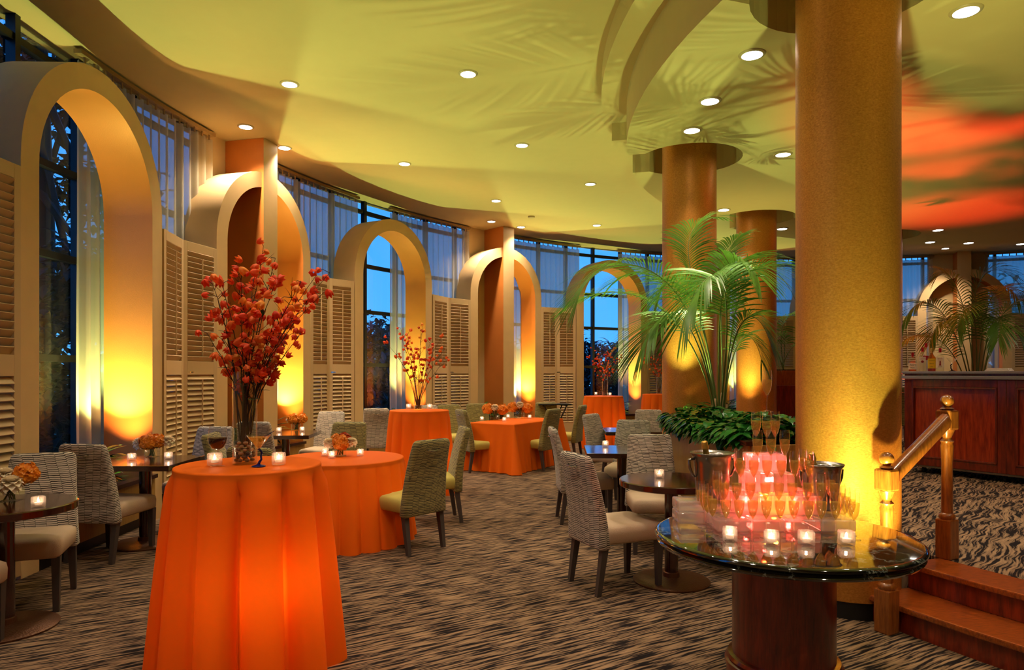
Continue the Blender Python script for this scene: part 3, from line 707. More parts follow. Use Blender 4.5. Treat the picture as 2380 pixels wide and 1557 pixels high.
MB().lathe([(.001,.086),(.014,.108),(.0215,.135),(.0238,.165),(.0235,.17),(0,.17)],20,cap1=False).build('champagne',M['champ'],parent=fl,autos=.9)
T1=[(1656,3.28),(1644,3.36),(1636,3.44),(1628,3.52),(1687,3.24),(1718,3.235),(1749.5,3.23),(1781,3.225),(1813,3.225),(1845,3.22),(1879,3.22),(1909,3.215),(1942,3.21),(1985,3.185),(1976,3.27),(1964,3.34),(1953,3.43)]
T2=[(1683,3.375),(1712,3.375),(1744,3.375),(1779,3.375),(1810,3.375),(1841,3.375),(1877,3.375),(1908,3.375),(1938,3.375),(1667,3.47),(1662,3.55),(1930,3.47)]
T3=[(1721.6,3.465),(1752,3.465),(1782.6,3.465),(1816,3.465),(1847,3.465),(1880.5,3.465),(1717,3.56),(1866,3.57)]
T4=[(1761,3.54),(1791.6,3.54),(1823.7,3.54)]; T5=[(1757,3.645),(1782.6,3.605),(1801,3.645)]; T6=[(1782.6,3.63)]
for tier,(T,z,lab,grp) in enumerate([(T1,.78,'champagne flute standing directly on the black marble around the tower','flutes on the marble tabletop'),(T2,.84,'champagne flute on the lowest tier of the glass block tower','flutes on the lowest block tier'),
  (T3,.94,'champagne flute on the second tier of the glass block tower','flutes on the second block tier'),(T4,1.04,'champagne flute in the row of three on the third tier of the tower','flutes on the third block tier'),
  (T5,1.13,'champagne flute among three holding up the topmost glass','flutes carrying the top glass'),(T6,1.351,'topmost champagne flute crowning the tower',None)]):
    for u,y in T: place(fl,USED,((u-CX)/F*y,y,z+.0005),0,lab,'champagne flute',grp)
# ================================================================ GLASS BLOCKS
def block(x0,x1,y0,y1,z0,z1,lab,grp):
    g=.002; o=MB().box(((x0+x1)/2,(y0+y1)/2,(z0+z1)/2),(x1-x0-g,y1-y0-g,z1-z0-.001)).build('glass_block',M['block'],bevel=.010,smooth=True); tag(o,lab,'glass block',grp)
def layer(x0,x1,nx,y0,y1,ny,z0,z1,lab,grp):
    for i in range(nx):
        for j in range(ny): block(x0+(x1-x0)*i/nx,x0+(x1-x0)*(i+1)/nx,y0+(y1-y0)*j/ny,y0+(y1-y0)*(j+1)/ny,z0,z1,lab,grp)
layer(1.0,1.68,4,3.325,3.76,2,.781,.839,'frosted glass block in the bottom layer of the glowing red tower','bottom layer glass blocks')
layer(1.14,1.56,3,3.42,3.76,2,.840,.939,'red-glowing glass block in the second layer of the tower','second layer glass blocks')
layer(1.235,1.455,2,3.50,3.74,1,.940,1.039,'red-glowing glass block in the third layer of the tower','third layer glass blocks')
layer(1.25,1.44,1,3.57,3.72,1,1.040,1.129,'topmost pink-lit glass block of the tower',None)
for k in range(2): block(.855,.995,3.50,3.66,.781+.059*k,.839+.059*k,'clear glass block at the far left under the champagne bucket, '+('lower' if k==0 else 'upper')+' of two',None)
# ================================================================ BUCKETS AND BOTTLES
def bucket(loc,rz,lab):
    b=empty('champagne_bucket',loc,rz,lab,'champagne bucket')
    MB().lathe([(.072,0),(.078,.01),(.088,.10),(.094,.18),(.100,.215),(.114,.235),(.112,.238),(.097,.216),(.091,.18),(.085,.10),(.074,.012),(0,.012)],48,cap1=False).build('steel_bowl',M['steel'],parent=b,smooth=True)
    for s in (-1,1): MB().tube([(s*.098,0,.205),(s*.125,0,.20),(s*.122,0,.16),(s*.105,0,.12),(s*.092,0,.11)],[.007,.009,.008,.007,.005],8).build('handle',M['steel'],parent=b,smooth=True)
bucket((1.055,3.60,.90),R(5),'steel champagne bucket at the left of the flute tower')
bucket((1.63,3.60,.841),R(12),'steel champagne bucket behind the right of the flute tower')
def cbottle(loc,rx,ry,lab):
    b=empty('champagne_bottle',loc,0,lab,'bottle'); b.rotation_euler=(rx,ry,0)
    MB().lathe([(.038,0),(.042,.01),(.042,.10),(.036,.135),(.020,.175),(.015,.20)],24).build('bottle_body',M['bottle_g'],parent=b,autos=.8)
    MB().lathe([(.0205,.175),(.0165,.20),(.0155,.245),(.0185,.25),(.0185,.262),(.0165,.27),(.017,.283),(.012,.29)],20,cap0=False).build('gold_foil_neck',M['foil'],parent=b,smooth=True)
cbottle((1.062,3.60,.915),R(4),R(-11),'gold-foiled champagne bottle leaning in the left bucket')
cbottle((1.645,3.61,.855),R(3),R(-14),'gold-foiled champagne bottle leaning in the right bucket')
# ================================================================ BAR
bd=Vector((.58,-.89,0)).normalized(); bo=Vector((4.90,8.50,.33)); brz=math.atan2(bd.y,bd.x)
bar=empty('portable_bar',tuple(bo),brz,'portable bar with cherry wood panels and grey top on the raised carpet','bar')
BL=2.2; BH=1.245; BD=.62
MB().box((BL/2,BD/2,.09+(BH-.145)/2),(BL,BD,BH-.235)).build('carcass',M['wood_bar_lit'],parent=bar)
for x0,x1 in ((0,1.10),(1.10,2.2)):
    p=MB(); 
    w=.09; z0,z1=.10,BH-.10
    p.box((x0+w/2,-.012,(z0+z1)/2),(w,.03,z1-z0)).box((x1-w/2,-.012,(z0+z1)/2),(w,.03,z1-z0)).box(((x0+x1)/2,-.012,z0+w/2),(x1-x0-2*w,.03,w)).box(((x0+x1)/2,-.012,z1-w/2),(x1-x0-2*w,.03,w))
    q=p.build('panel_frame',M['wood_red'],parent=bar,bevel=.006)
    m=MB(); e=.022
    for a in (x0+w+e/2,x1-w-e/2): m.box((a,-.012,(z0+z1)/2),(e,.045,z1-z0-2*w))
    for a in (z0+w+e/2,z1-w-e/2): m.box(((x0+x1)/2,-.012,a),(x1-x0-2*w,.045,e))
    m.build('panel_molding',M['wood_red'],parent=q,bevel=.007)
MB().box((BL/2,BD/2-.01,BH-.018),(BL+.06,BD+.10,.030)).build('upper_counter',M['bartop'],parent=bar,bevel=.006)
MB().box((BL/2,BD/2-.01,BH-.045),(BL+.0,BD+.02,.024)).build('counter_gap_strip',M['wood_red'],parent=bar)
MB().box((BL/2,BD/2-.01,BH-.078),(BL+.05,BD+.09,.040)).build('lower_counter',M['bartop'],parent=bar,bevel=.008)
MB().box((BL/2,BD/2,.085),(BL+.01,BD+.01,.02)).build('base_strip',M['steel'],parent=bar)
for x in (.18,1.05,2.0):
    for y in (.08,.54): MB().lathe([(.035,-.014),(.035,.014)],16).build('caster',M['rubber'],parent=bar,loc=(x,y,.036)).rotation_euler=(0,R(90),0)
def onbar(x,y): v=bo+Vector((bd.x*x-bd.y*0,bd.y*x,0))+Vector((-bd.y,bd.x,0))*y; return (v.x,v.y,.33+BH-.003)
def barpt(u,y=.25):
    # point on the counter seen at column u, y metres behind the front edge
    s=(u-CX)/F; n=Vector((-bd.y,bd.x,0)); o=bo+n*y; x=(s*o.y-o.x)/(bd.x-s*bd.y); return onbar(x,y)
def text(body,size,mat,parent,loc,rot,name='label_print'):
    c=bpy.data.curves.new(name,'FONT'); c.body=body; c.size=size; c.align_x='CENTER'; c.align_y='CENTER'; c.extrude=.0004; c.materials.append(mat)
    tmp=bpy.data.objects.new('tmp',c); COL.objects.link(tmp); dg=bpy.context.evaluated_depsgraph_get(); dg.update()
    me=bpy.data.meshes.new_from_object(tmp.evaluated_get(dg)); bpy.data.objects.remove(tmp)
    o=bpy.data.objects.new(name,me); COL.objects.link(o); o.parent=parent; o.location=loc; o.rotation_euler=rot
    if not me.materials: me.materials.append(mat)
    return o
def spirit(u,h,r,glass,liquid,lvl,cap,lab,labm,lines,inkm,sq=0,y=.25,neck=.013,lz=(.15,.52),sym=None):
    p=barpt(u,y); d=Vector((p[0],p[1],0)); rz=math.atan2(-d.y,-d.x)+PI/2
    b=empty('liquor_bottle',p,rz,lab,'bottle')
    sh=h*.62
    MB().lathe([(r*.95,0),(r,.006),(r,sh*.92),(r*.9,sh),(r*.55,sh+.02),(neck,sh+.04),(neck,h-.03)],24,sq=sq,rz=0).build('bottle_glass',M[glass],parent=b,smooth=True)
    if liquid: MB().lathe([(r*.9,.004),(r*.93,.01),(r*.93,lvl*h),(0,lvl*h)],24,sq=sq,cap1=False).build('liquid',M[liquid],parent=b)
    MB().lathe([(neck+.002,h-.055),(neck+.003,h-.01),(neck,h)],16).build('bottle_cap',M[cap],parent=b,autos=.6)
    z0,z1=lz; lb=MB()
    def fn(a,v):
        an=-PI/2+(a-.5)*2.0; k=1
        if sq: k=(abs(math.cos(an))**sq+abs(math.sin(an))**sq)**(-1/sq)
        return ((r+.001)*k*math.cos(an),(r+.001)*k*math.sin(an),h*(z0+(z1-z0)*v))
    l=lb.grid(fn,14,2).build('paper_label',M[labm],parent=b,smooth=True)
    n=len(lines)
    for i,(s,sz) in enumerate(lines):
        text(s,sz,M[inkm],l,(0,-r-.0025,h*(z1-(z1-z0)*(i+.6)/(n+.2))),(R(90),0,0))
    if sym=='figure':
        MB().box((0,-r-.003,h*.36),(.014,.002,.035)).lathe([(.005,0),(.005,.009)],8,c=(0,-r-.003,h*.36+.018)).box((0,-r-.003,h*.28),(.018,.002,.018)).build('red_figure_emblem',M['label_r'],parent=l)
    if sym=='shield': MB().lathe([(.016,-.001),(.016,.001)],16).build('red_round_seal',M['label_r'],parent=l,loc=(0,-r-.002,h*.40)).rotation_euler=(R(90),0,0)
spirit(2121,.24,.045,'vase','amber',.18,'capred','squat whiskey bottle with red cap and cream label, leftmost on the bar','label_w',[("Maker's",.022),('Mark',.022)],'ink',sq=5,neck=.012,lz=(.10,.42))
spirit(2144,.30,.040,'vase',None,0,'capred','clear bottle with red cap and pale red-printed label, second on the bar','label_w',[('SMIRNOFF',.012)],'label_r',y=.25,lz=(.42,.60),sym='shield')
spirit(2152,.36,.036,'vase',None,0,'capred','tallest bottle with red cap standing behind the others on the bar','label_r',[],'ink',y=.42,lz=(.4,.55))
spirit(2165.5,.285,.042,'amber','amber',.5,'foil','amber tequila bottle with bright yellow label on the bar','label_y',[('JOSE CUERVO',.010),('Especial',.014),('GOLD',.010)],'ink',sq=6,y=.22,lz=(.12,.55))
spirit(2185,.285,.042,'vase',None,0,'capred','clear square gin bottle with a red figure on its white label, rightmost on the bar','label_w',[('BEEFEATER',.011),('',.01),('',.01),('LONDON',.010)],'label_r',sq=5,y=.25,lz=(.15,.60),sym='figure')
martini(barpt(2213,.25),'empty martini glass with dark curved stem on the bar',R(150),M['darkstem'],False)
p=barpt(2322,.2); o=MB()
for k in range(3): o.box((0,.006*k,.006+.011*k),(.25-.02*k,.12,.010))
o=o.build('folded_towel',M['towel'],loc=p,rz=brz,bevel=.004); tag(o,'folded white bar towel lying on the bar at right','towel')
# cabinet and wooden planter box beyond the gold columns
o=MB().box((0,0,.50),(1.5,.6,1.0)).build('low_cabinet',M['wood_red'],loc=(4.95,12.2,.33),rz=R(8),bevel=.01); tag(o,'dark red wooden cabinet beyond the large gold column','cabinet')
pb=empty('wooden_planter',(4.85,12.2,1.33),R(8),'orange-brown wooden planter box on the dark red cabinet','planter')
MB().box((0,0,.13),(.62,.34,.26)).build('box',M['wood_oak'],parent=pb,bevel=.008); MB().box((0,0,.27),(.58,.30,.02)).build('soil_bed',M['soil'],parent=pb)
# ================================================================ VASES WITH BRANCHES
def cyl_vase(loc,r,h,lab):
    o=empty('cylinder_vase',loc,0,lab,'vase')
    MB().lathe([(r*.97,0),(r,.004),(r,h),(r-.004,h),(r-.004,.012),(0,.012)],40,cap1=False).build('glass_cylinder',M['vase'],parent=o,autos=.8); return o
def blossom(mb,c,s,rnd,mi=0):
    # papery lantern: five ribs, open pointed mouth
    ax=Vector((rnd.uniform(-.8,.8),rnd.uniform(-.8,.8),rnd.uniform(-1,.5))).normalized(); q=ax.to_track_quat('Z','Y'); op=rnd.uniform(.15,.8)
    def fn(u,v):
        a=2*PI*u; k=math.cos(5*a)
        rr=s*.5*math.sin(PI*min(.92,.06+.74*v))**.9*(1+.10*k); z=(v-.45)*s*1.0
        if v>.7: rr*=1+op*(v-.7)*2.2*(1+.8*k); z+=.20*s*k*(v-.7)/.3
        return c+q@Vector((rr*math.cos(a),rr*math.sin(a),z))
    mb.grid(fn,20,6,mi,wrap=True)
def branch_pts(p0,p1,bend,rnd,n=9):
    p0=Vector(p0); p1=Vector(p1); pts=[]
    for i in range(n+1):
        t=i/n; p=p0.lerp(p1,t)+Vector(bend)*math.sin(PI*t)
        if 0<i<n: p+=Vector((rnd.uniform(-1,1),rnd.uniform(-1,1),rnd.uniform(-.5,.5)))*.008
        pts.append(p)
    return pts
def branch(name,p0,p1,seed,lab,grp,nb=9,bs=.036,far=False):
    rnd=random.Random(seed); p0=Vector(p0); p1=Vector(p1); L=(p1-p0).length
    root=empty(name,tuple(p0),0,lab,'branch',grp)
    o0=p0
    pts=branch_pts(Vector((0,0,0)),p1-p0,Vector(((p1-p0).x*-.18,(p1-p0).y*-.18,L*.03)),rnd)
    tw=MB().tube(pts,[.0045*(1-.7*i/9) for i in range(10)],5)
    bl=[]
    for k in range(nb):
        t=rnd.uniform(.42,1.0) if k else 1.0
        i=min(8,int(t*9)); b=pts[i].lerp(pts[i+1],t*9-i)
        d=Vector((rnd.uniform(-1,1),rnd.uniform(-1,1),rnd.uniform(-.1,1))).normalized()*rnd.uniform(.02,.085)
        e=b+d+Vector((0,0,-.012)); tw.tube([b,b+d*.6+Vector((0,0,.006)),e],[.002,.0016,.001],4,cap=False); bl.append(e)
    for k in range(5):
        t=rnd.uniform(.35,.95); i=int(t*9); b=pts[i]; d=Vector((rnd.uniform(-1,1),rnd.uniform(-1,1),1)).normalized()*rnd.uniform(.05,.12)
        tw.tube([b,b+d*.5+Vector((rnd.uniform(-.01,.01),0,0)),b+d],[.002,.0014,.0006],4,cap=False)
    tw.build('twig',M['twig'],parent=root)
    lf=MB()
    for k in range(3):
        b=pts[rnd.randint(3,7)]; lf.leaf(b,(rnd.uniform(-1,1),rnd.uniform(-1,1),.3),(0,0,1),.045,.022)
    lf.build('leaves',M['leaf'],parent=root,kind='stuff',smooth=True)
    if far:
        mb=MB()
        for e in bl: blossom(mb,e,bs*rnd.uniform(.8,1.15),rnd)
        o=mb.build('blossoms',M['blossom'],parent=root,smooth=True)
    else:
        for e in bl:
            mb=MB(); blossom(mb,Vector((0,0,0)),bs*rnd.uniform(.8,1.2),rnd); mb.build('blossom',M['blossom'],parent=root,smooth=True,loc=tuple(e))
v0=Vector((*at(569,1081,1.072)[:2],1.072)); v0.y+=.06; v0.x=(569-CX)/F*v0.y
cyl_vase(tuple(v0),.063,.49,'tall clear cylinder vase with pebbles holding the largest orange branches')
tips=[(612,572),(640,600),(592,640),(560,650),(548,615),(515,650),(492,655),(505,690),(482,775),(520,792),(560,735),(600,700),(640,655),(682,700),(700,655),(735,640),(766,634),(742,690),(700,775),(665,800),(640,740),(680,740)]
rnd=random.Random(5)
for i,(u,v) in enumerate(tips):
    a=rnd.uniform(0,6.28); base=v0+Vector((.02*math.cos(a),.02*math.sin(a),.10))
    Y=v0.y+rnd.uniform(-.22,.22); t=uvY(u,v,Y)
    branch('lantern_branch',base,t,i,'brown branch of papery orange lantern blossoms in the nearest tall vase','orange branches in the nearest vase',nb=11 if i not in (8,) else 4)
def far_vase(u,Y,r,h,lab,rad,H,seed,nb,grp):
    x=(u-CX)/F*Y; cyl_vase((x,Y,1.072),r,h,lab); rn=random.Random(seed)
    pb=MB()
    for k in range(nb):
        a=2*PI*k/nb+rn.uniform(-.2,.2); rr=rad*rn.uniform(.35,1)
        branch('lantern_branch',(x+.015*math.cos(a),Y+.015*math.sin(a),1.10),(x+rr*math.cos(a),Y+.6*rr*math.sin(a),1.072+H*rn.uniform(.72,1.05)*(1.12-.3*rr/rad)),seed+k,'thin orange blossom branch in '+lab[lab.index('vase'):],grp,nb=8,bs=.034,far=True)
far_vase(972,8.84,.055,.46,'clear cylinder vase on the second tall orange table',.47,1.05,100,14,'orange branches in the second vase')
far_vase(1406,14.1,.06,.46,'clear cylinder vase on the far orange table by the fifth archway',.45,1.05,200,13,'orange branches in the far vase')
far_vase(1532,15.4,.06,.46,'clear vase on the table beside the slim gold column',.42,1.05,300,9,'orange branches beside the slim column')
# pebbles
pebs=[]
for m in ('peb_d','peb_l'):
    mb=MB(); bm=bmesh.new(); bmesh.ops.create_icosphere(bm,subdivisions=2,radius=1)
    mb.add([(v.co.x*(1+.12*noise.noise(v.co*1.2)),v.co.y*.8,v.co.z*.62) for v in bm.verts],[tuple(v.index for v in f.verts) for f in bm.faces]); bm.free()
    o=mb.build('pebble',M[m],smooth=True); pebs.append(o)
rnd=random.Random(9); n=0
for lay in range(6):
    for k in range(8):
        a=2*PI*k/7+lay*.5; rr=.040 if k<7 else .0
        m=0 if rnd.random()<.62 else 1
        place(pebs[m],USED,(v0.x+rr*math.cos(a),v0.y+rr*math.sin(a),v0.z+.022+lay*.0185),rnd.uniform(0,3),('dark' if m==0 else 'pale tan')+' smooth river pebble in the nearest tall vase','pebble',('dark' if m==0 else 'pale')+' pebbles in the vase',rx=rnd.uniform(-.4,.4),scale=rnd.uniform(.0115,.0155))
for u,Y,wh in ((972,8.84,'second tall orange table'),(1406,14.1,'far orange table')):
    x=(u-CX)/F*Y
    for lay in range(2):
        for k in range(5):
            a=2*PI*k/5+lay*.6; place(pebs[0],USED,(x+.030*math.cos(a),Y+.030*math.sin(a),1.072+.026+lay*.024),k,'dark pebble at the bottom of the vase on the '+wh,'pebble','pebbles in the vase on the '+wh,scale=.017)
# ================================================================ CENTREPIECES
def bloom(kind,seed):
    rnd=random.Random(seed); mb=MB()
    n=95 if kind!='w' else 64
    for i in range(n):
        z=1-1.8*i/n; r=math.sqrt(max(0,1-z*z)); a=i*2.39996; d=Vector((r*math.cos(a),r*math.sin(a),z))
        if kind=='w': mb.leaf(d*.016*(.4+.6*i/n),(d*.9+Vector((0,0,.9-.9*i/n))).normalized(),d,.040*(.55+.5*i/n),.036,droop=-.35,n=3,fold=-.3)
        else:
            c=d*rnd.uniform(.029,.041); x=d.orthogonal().normalized(); y=d.cross(x); tl=Vector((rnd.uniform(-.5,.5),rnd.uniform(-.5,.5),rnd.uniform(-.3,.5)))
            for q in range(4):
                w=q*PI/2+seed+i; pd=x*math.cos(w)+y*math.sin(w)+d*rnd.uniform(.3,.9)+tl*.5; mb.leaf(c,pd,d+tl,.017,.017,droop=.3,n=2,fold=.3)
    return mb
protoO=bloom('o',1).build('hydrangea_bloom',M['petal_o'],smooth=True); protoR=bloom('o',2).build('hydrangea_bloom',M['petal_r'],smooth=True); protoW=bloom('w',3).build('peony_bloom',M['petal_w'],smooth=True)
def centre(u,v,z,lab,blooms,s=.10,hh=.085,bs=1.0):
    p=at(u,v,z); y=p.y+s/2; x=(u-CX)/F*y
    o=empty('cube_vase',(x,y,z),R(12),'clear square glass vase '+lab,'vase')
    MB().box((0,0,hh/2),(s,s,hh)).build('glass_cube',M['vase'],parent=o,bevel=.004)
    st=MB(); rn=random.Random(int(u))
    for k in range(14): a=rn.uniform(0,6.28); st.tube([(rn.uniform(-.03,.03),rn.uniform(-.03,.03),.008),(.03*math.cos(a),.03*math.sin(a),hh+.02)],.003,5)
    st.build('cut_stems',M['stem'],parent=o,kind='stuff')
    for i,(k,dx,dy,dz,sc_) in enumerate(blooms):
        pr={'o':protoO,'r':protoR,'w':protoW}[k]
        nm={'o':'orange hydrangea','r':'russet hydrangea','w':'cream peony'}[k]
        where='left in' if dx<-.04 else ('right in' if dx>.04 else ('front in' if dy<0 else 'middle of'))
        place(pr,USED,(x+dx,y+dy,z+hh+dz),i*1.3,'%s %s vase %s'%(nm,where,lab),'flower',scale=sc_*bs)
    lf=MB()
    for k in range(7): a=k*.9; lf.leaf((.03*math.cos(a),.03*math.sin(a),hh),(math.cos(a),math.sin(a),.3),(0,0,1),.07,.04)
    lf.build('leaves',M['leaf'],parent=o,kind='stuff',smooth=True)
B1=[('o',-.0,-.02,.045,1.5),('o',.045,.02,.055,1.3),('w',-.085,-.01,.05,1.35),('w',.095,.01,.065,1.15),('r',.0,.04,.03,1.2)]
centre(354,1063,.76,'on near dark square table',[('o',-.02,-.04,.055,1.75),('o',.06,.0,.06,1.5),('r',.0,.06,.05,1.6),('w',-.115,0,.055,1.5),('w',.14,.02,.075,1.3)],s=.11)
centre(22,1168,.76,'at the left edge on the dark round table',[('w',.045,-.05,.04,1.5),('o',.07,.05,.075,1.6),('w',-.03,.0,.085,1.3),('o',-.06,-.02,.03,1.4)],s=.12)
centre(688,1001,.76,'on the further dark square table',[('o',-.03,-.02,.055,1.8),('o',.08,0,.06,1.7),('w',-.09,.02,.06,1.2),('r',0,.05,.03,1.5)],s=.12,hh=.10)
centre(790,1061,.762,'on the low round orange table',[('o',.02,-.04,.04,1.7),('w',-.10,0,.05,1.35),('w',.11,.0,.055,1.3),('r',.03,.05,.065,1.5),('o',-.04,.04,.065,1.3)],s=.12)
centre(1150,976.5,.762,'at the left of the rectangular orange table',[('o',-.12,0,.05,2.1),('o',.13,.0,.04,2.1),('w',0,-.02,.09,1.5),('o',0,.08,.05,1.8)],s=.15,hh=.13)
centre(1208,971.5,.762,'at the right of the rectangular orange table',[('o',-.13,0,.05,2.1),('o',.13,.0,.04,2.2),('w',0,-.02,.11,1.6),('o',0,.08,.05,1.8)],s=.15,hh=.13)
# ================================================================ PLANTS
def leafy(mb,c,n,h,rad,rnd,L=.22,W=.06,mi=0):
    for k in range(n):
        a=rnd.uniform(0,2*PI); t=rnd.random()
        p=Vector(c)+Vector((rad*.4*t*math.cos(a),rad*.4*t*math.sin(a),h*rnd.uniform(.15,1)))
        mb.leaf(p,(math.cos(a),math.sin(a),rnd.uniform(.0,1.0)),(0,0,1),L*rnd.uniform(.7,1.2),W*rnd.uniform(.7,1.2),mi,droop=rnd.uniform(.2,.6))
    for k in range(5):
        a=k*1.3; mb.tube([c,(c[0]+.05*math.cos(a),c[1]+.05*math.sin(a),c[2]+h*.8)],.004,4)
rnd=random.Random(77)
for i,(a,r) in enumerate(ARCH):
    if i in (0,9): continue
    spots=[(-.62,.18),(-.1 if i%2 else -.38,.25),(.30,.28)] 
    for j,(x,y) in enumerate(spots):
        c=arch_pt(a,r,x,y,.0); kind='croton' if (i in (1,3) and j==1) else 'leaf'
        mb=MB(); leafy(mb,(0,0,.0),58,.34,.5,rnd,L=.27 if kind=='leaf' else .22,W=.07)
        o=mb.build('leafy_plant' if kind=='leaf' else 'croton_plant',M[kind],smooth=True,loc=(c[0],c[1],.445))
        tag(o,('dark leafy plant ' if kind=='leaf' else 'red and yellow croton plant ')+['at the left end of','in the middle of','at the right end of'][j]+' the planter in the '+
            ['','nearest archway','first pilaster archway','third archway','middle pilaster archway','fifth archway','sixth archway','seventh archway','far archway'][i],'plant')
# pothos mass
mb=MB(); rnd=random.Random(3)
for k in range(1500):
    a=rnd.uniform(pa0+.6,pa1-.4); r=rnd.uniform(6.1,6.74); p=pol(a,r,.98+rnd.uniform(0,.20)*(1-.5*abs(r-6.42)/.32)+ .06*math.sin(a*9))
    az=rnd.uniform(0,2*PI); mb.leaf(p,(math.cos(az),math.sin(az),rnd.uniform(-.2,.55)),(0,0,1),rnd.uniform(.10,.16),rnd.uniform(.065,.10),droop=.45,n=4,fold=.2)
for k in range(330):
    a=rnd.uniform(pa0+.6,pa1-.6); p=pol(a,6.76,1.03+rnd.uniform(0,.08)); o=pol(a,7.5)-pol(a,6.7); d=o.normalized()
    mb.leaf(p,(d.x+rnd.uniform(-.7,.7),d.y+rnd.uniform(-.7,.7),rnd.uniform(-.7,.2)),(0,0,1),rnd.uniform(.10,.16),rnd.uniform(.05,.08),droop=.5,n=4,fold=.2)
o=mb.build('pothos_foliage',M['pothos'],smooth=True); tag(o,'mass of glossy green leaves spilling over the curved planter','foliage',kind='stuff')
# palms
def frond(root,pts,L,nl,seed,w=.021,start=.35,spread=1.0,hang=.5):
    """pts: bezier control points of the rachis (world); L leaflet length"""
    rnd=random.Random(seed); P=[Vector(p)-Vector(root.location) for p in pts]
    def bz(t):
        Q=P[:]
        while len(Q)>1: Q=[Q[i].lerp(Q[i+1],t) for i in range(len(Q)-1)]
        return Q[0]
    n=26; cur=[bz(i/n) for i in range(n+1)]
    st=MB().tube(cur,[.010*(1-.85*i/n) for i in range(n+1)],6)
    lf=MB()
    for k in range(nl):
        t=start+(1-start)*(k+.5)/nl; s=(t-start)/(1-start); p=bz(t); d=(bz(min(1,t+.01))-bz(t-.01)).normalized()
        side=d.cross(Vector((0,0,1)))
        if side.length<.2: side=d.cross(Vector((.4,-1,0)))
        side.normalize(); nn=side.cross(d)
        ln=L*(.45+.75*math.sin(PI*(.12+.80*s))**.9)*rnd.uniform(.9,1.08)
        for sg in (-1,1):
            dd=(side*sg*(1.05-.5*s)*spread+d*(.55+.9*s)+nn*.28+Vector((rnd.uniform(-.06,.06),rnd.uniform(-.06,.06),rnd.uniform(-.05,.05)))).normalized()
            m=6; vs=[]; sd=dd.cross(nn).normalized()
            for i in range(m+1):
                x=i/m; c=p+dd*ln*x+Vector((0,0,-1))*ln*hang*x*x*.9; ww=w*.5*(math.sin(PI*min(1,.10+.86*x))**.7 if i<m else 0)*(1 if x>0 else .5)
                vs+=[c-sd*ww,c+sd*ww-nn*.0,]
            lf.add(vs,[(2*i,2*i+1,2*i+3,2*i+2) for i in range(m)])
    fr=lf.build('frond',M['palm'],parent=root,smooth=True)
    st.build('rachis',M['stem'],parent=fr,smooth=True)
def palm(base,lab,trunk,specs,L,nl,hang=.5,w=.021):
    root=empty('potted_palm' if trunk==0 else 'palm',base,0,lab,'palm')
    for i,(pts,k) in enumerate(specs): frond(root,pts,L*k,nl,i+int(base[0]*10),hang=hang,w=w)
    return root
# big palm in the curved planter: base about (2.2, 7.25)
Yb=7.25; base=Vector(((1672-CX)/F*Yb,Yb,.98))
def U(u,v,dy=0): return uvY(u,v,Yb+dy)
B=lambda du=0:base+Vector((du,0,.02))
sp=[([B(-.03),U(1640,740),U(1560,540,-.2),U(1380,590,-.5),U(1345,690,-.6)],1.15),
    ([B(-.04),U(1640,790),U(1540,640,.2),U(1400,660,.4),U(1322,712,.5)],.95),
    ([B(0),U(1640,700),U(1590,620,.1),U(1560,510,.2),U(1672,505,.3)],.8),
    ([B(.02),U(1690,760,.3),U(1650,640,.5),U(1690,560,.7),U(1728,545,.8)],.8),
    ([B(.03),U(1700,760),U(1700,600,-.1),U(1790,560,-.3),U(1850,700,-.4)],1.1),
    ([B(.0),U(1690,800,-.3),U(1720,560,-.6),U(1640,600,-.9),U(1590,740,-1.05)],1.25),
    ([B(-.02),U(1640,800,-.2),U(1580,640,-.5),U(1520,740,-.8),U(1490,810,-.85)],1.0),
    ([B(.03),U(1690,800,-.1),U(1720,680,-.3),U(1770,720,-.4),U(1792,805,-.45)],.75),
    ([B(.03),U(1690,840,.2),U(1720,720,.3),U(1760,780,.2),U(1770,840,.2)],.65),
    ([B(-.02),U(1650,780,.2),U(1600,640,.5),U(1500,600,.7),U(1430,655,.9)],.95),
    ([B(0),U(1670,760,-.1),U(1660,600,-.2),U(1720,570,-.5),U(1760,640,-.8)],1.0),
    ([B(0),U(1650,780,.1),U(1610,640,.0),U(1560,620,-.1),U(1530,690,-.2)],.85)]
pm=palm(tuple(base),'tall arching palm growing from the curved planter before the slim gold column',1,sp,.46,46,hang=.42,w=.0165)
tr=MB()
for i,(du,dv) in enumerate(((-.05,.30),(.02,.36),(.05,.24),(-.01,.2))): tr.tube([(du,0,0),(du*1.1,.01,dv*.5),(du*1.3+.01,.0,dv)],[.032,.027,.02],8)
tr.build('trunk',M['trunk'],parent=pm,smooth=True)
# palm behind the bar
Yb2=9.9; base2=Vector(((2268-CX)/F*Yb2,Yb2,.75))
def V(u,v,dy=0): return uvY(u,v,Yb2+dy)
sp2=[([base2,V(2262,800),V(2230,640),V(2300,600,-.2),V(2345,640,-.3)],1.0),([base2,V(2250,800),V(2190,660),V(2130,680,-.2),V(2098,750,-.3)],1.0),
 ([base2,V(2245,840),V(2200,760),V(2130,760,-.3),V(2092,800,-.4)],.9),([base2,V(2290,800),V(2320,690),V(2370,680),V(2400,740,-.2)],1.0),
 ([base2,V(2285,820),V(2310,760),V(2360,740,-.3),V(2378,800,-.4)],.9),([base2,V(2265,780),V(2240,660,.2),V(2200,610,.4),V(2180,640,.5)],.8),
 ([base2,V(2275,780),V(2280,680,.3),V(2330,620,.5),V(2370,700,.6)],.9),([base2,V(2270,800,-.2),V(2280,680,-.4),V(2240,680,-.8),V(2225,760,-.9)],1.0),
 ([base2,V(2280,800,-.2),V(2310,700,-.4),V(2330,720,-.7),V(2320,790,-.8)],.9),([base2,V(2255,800,-.1),V(2220,700,-.2),V(2180,720,-.4),V(2160,800,-.5)],.8)]
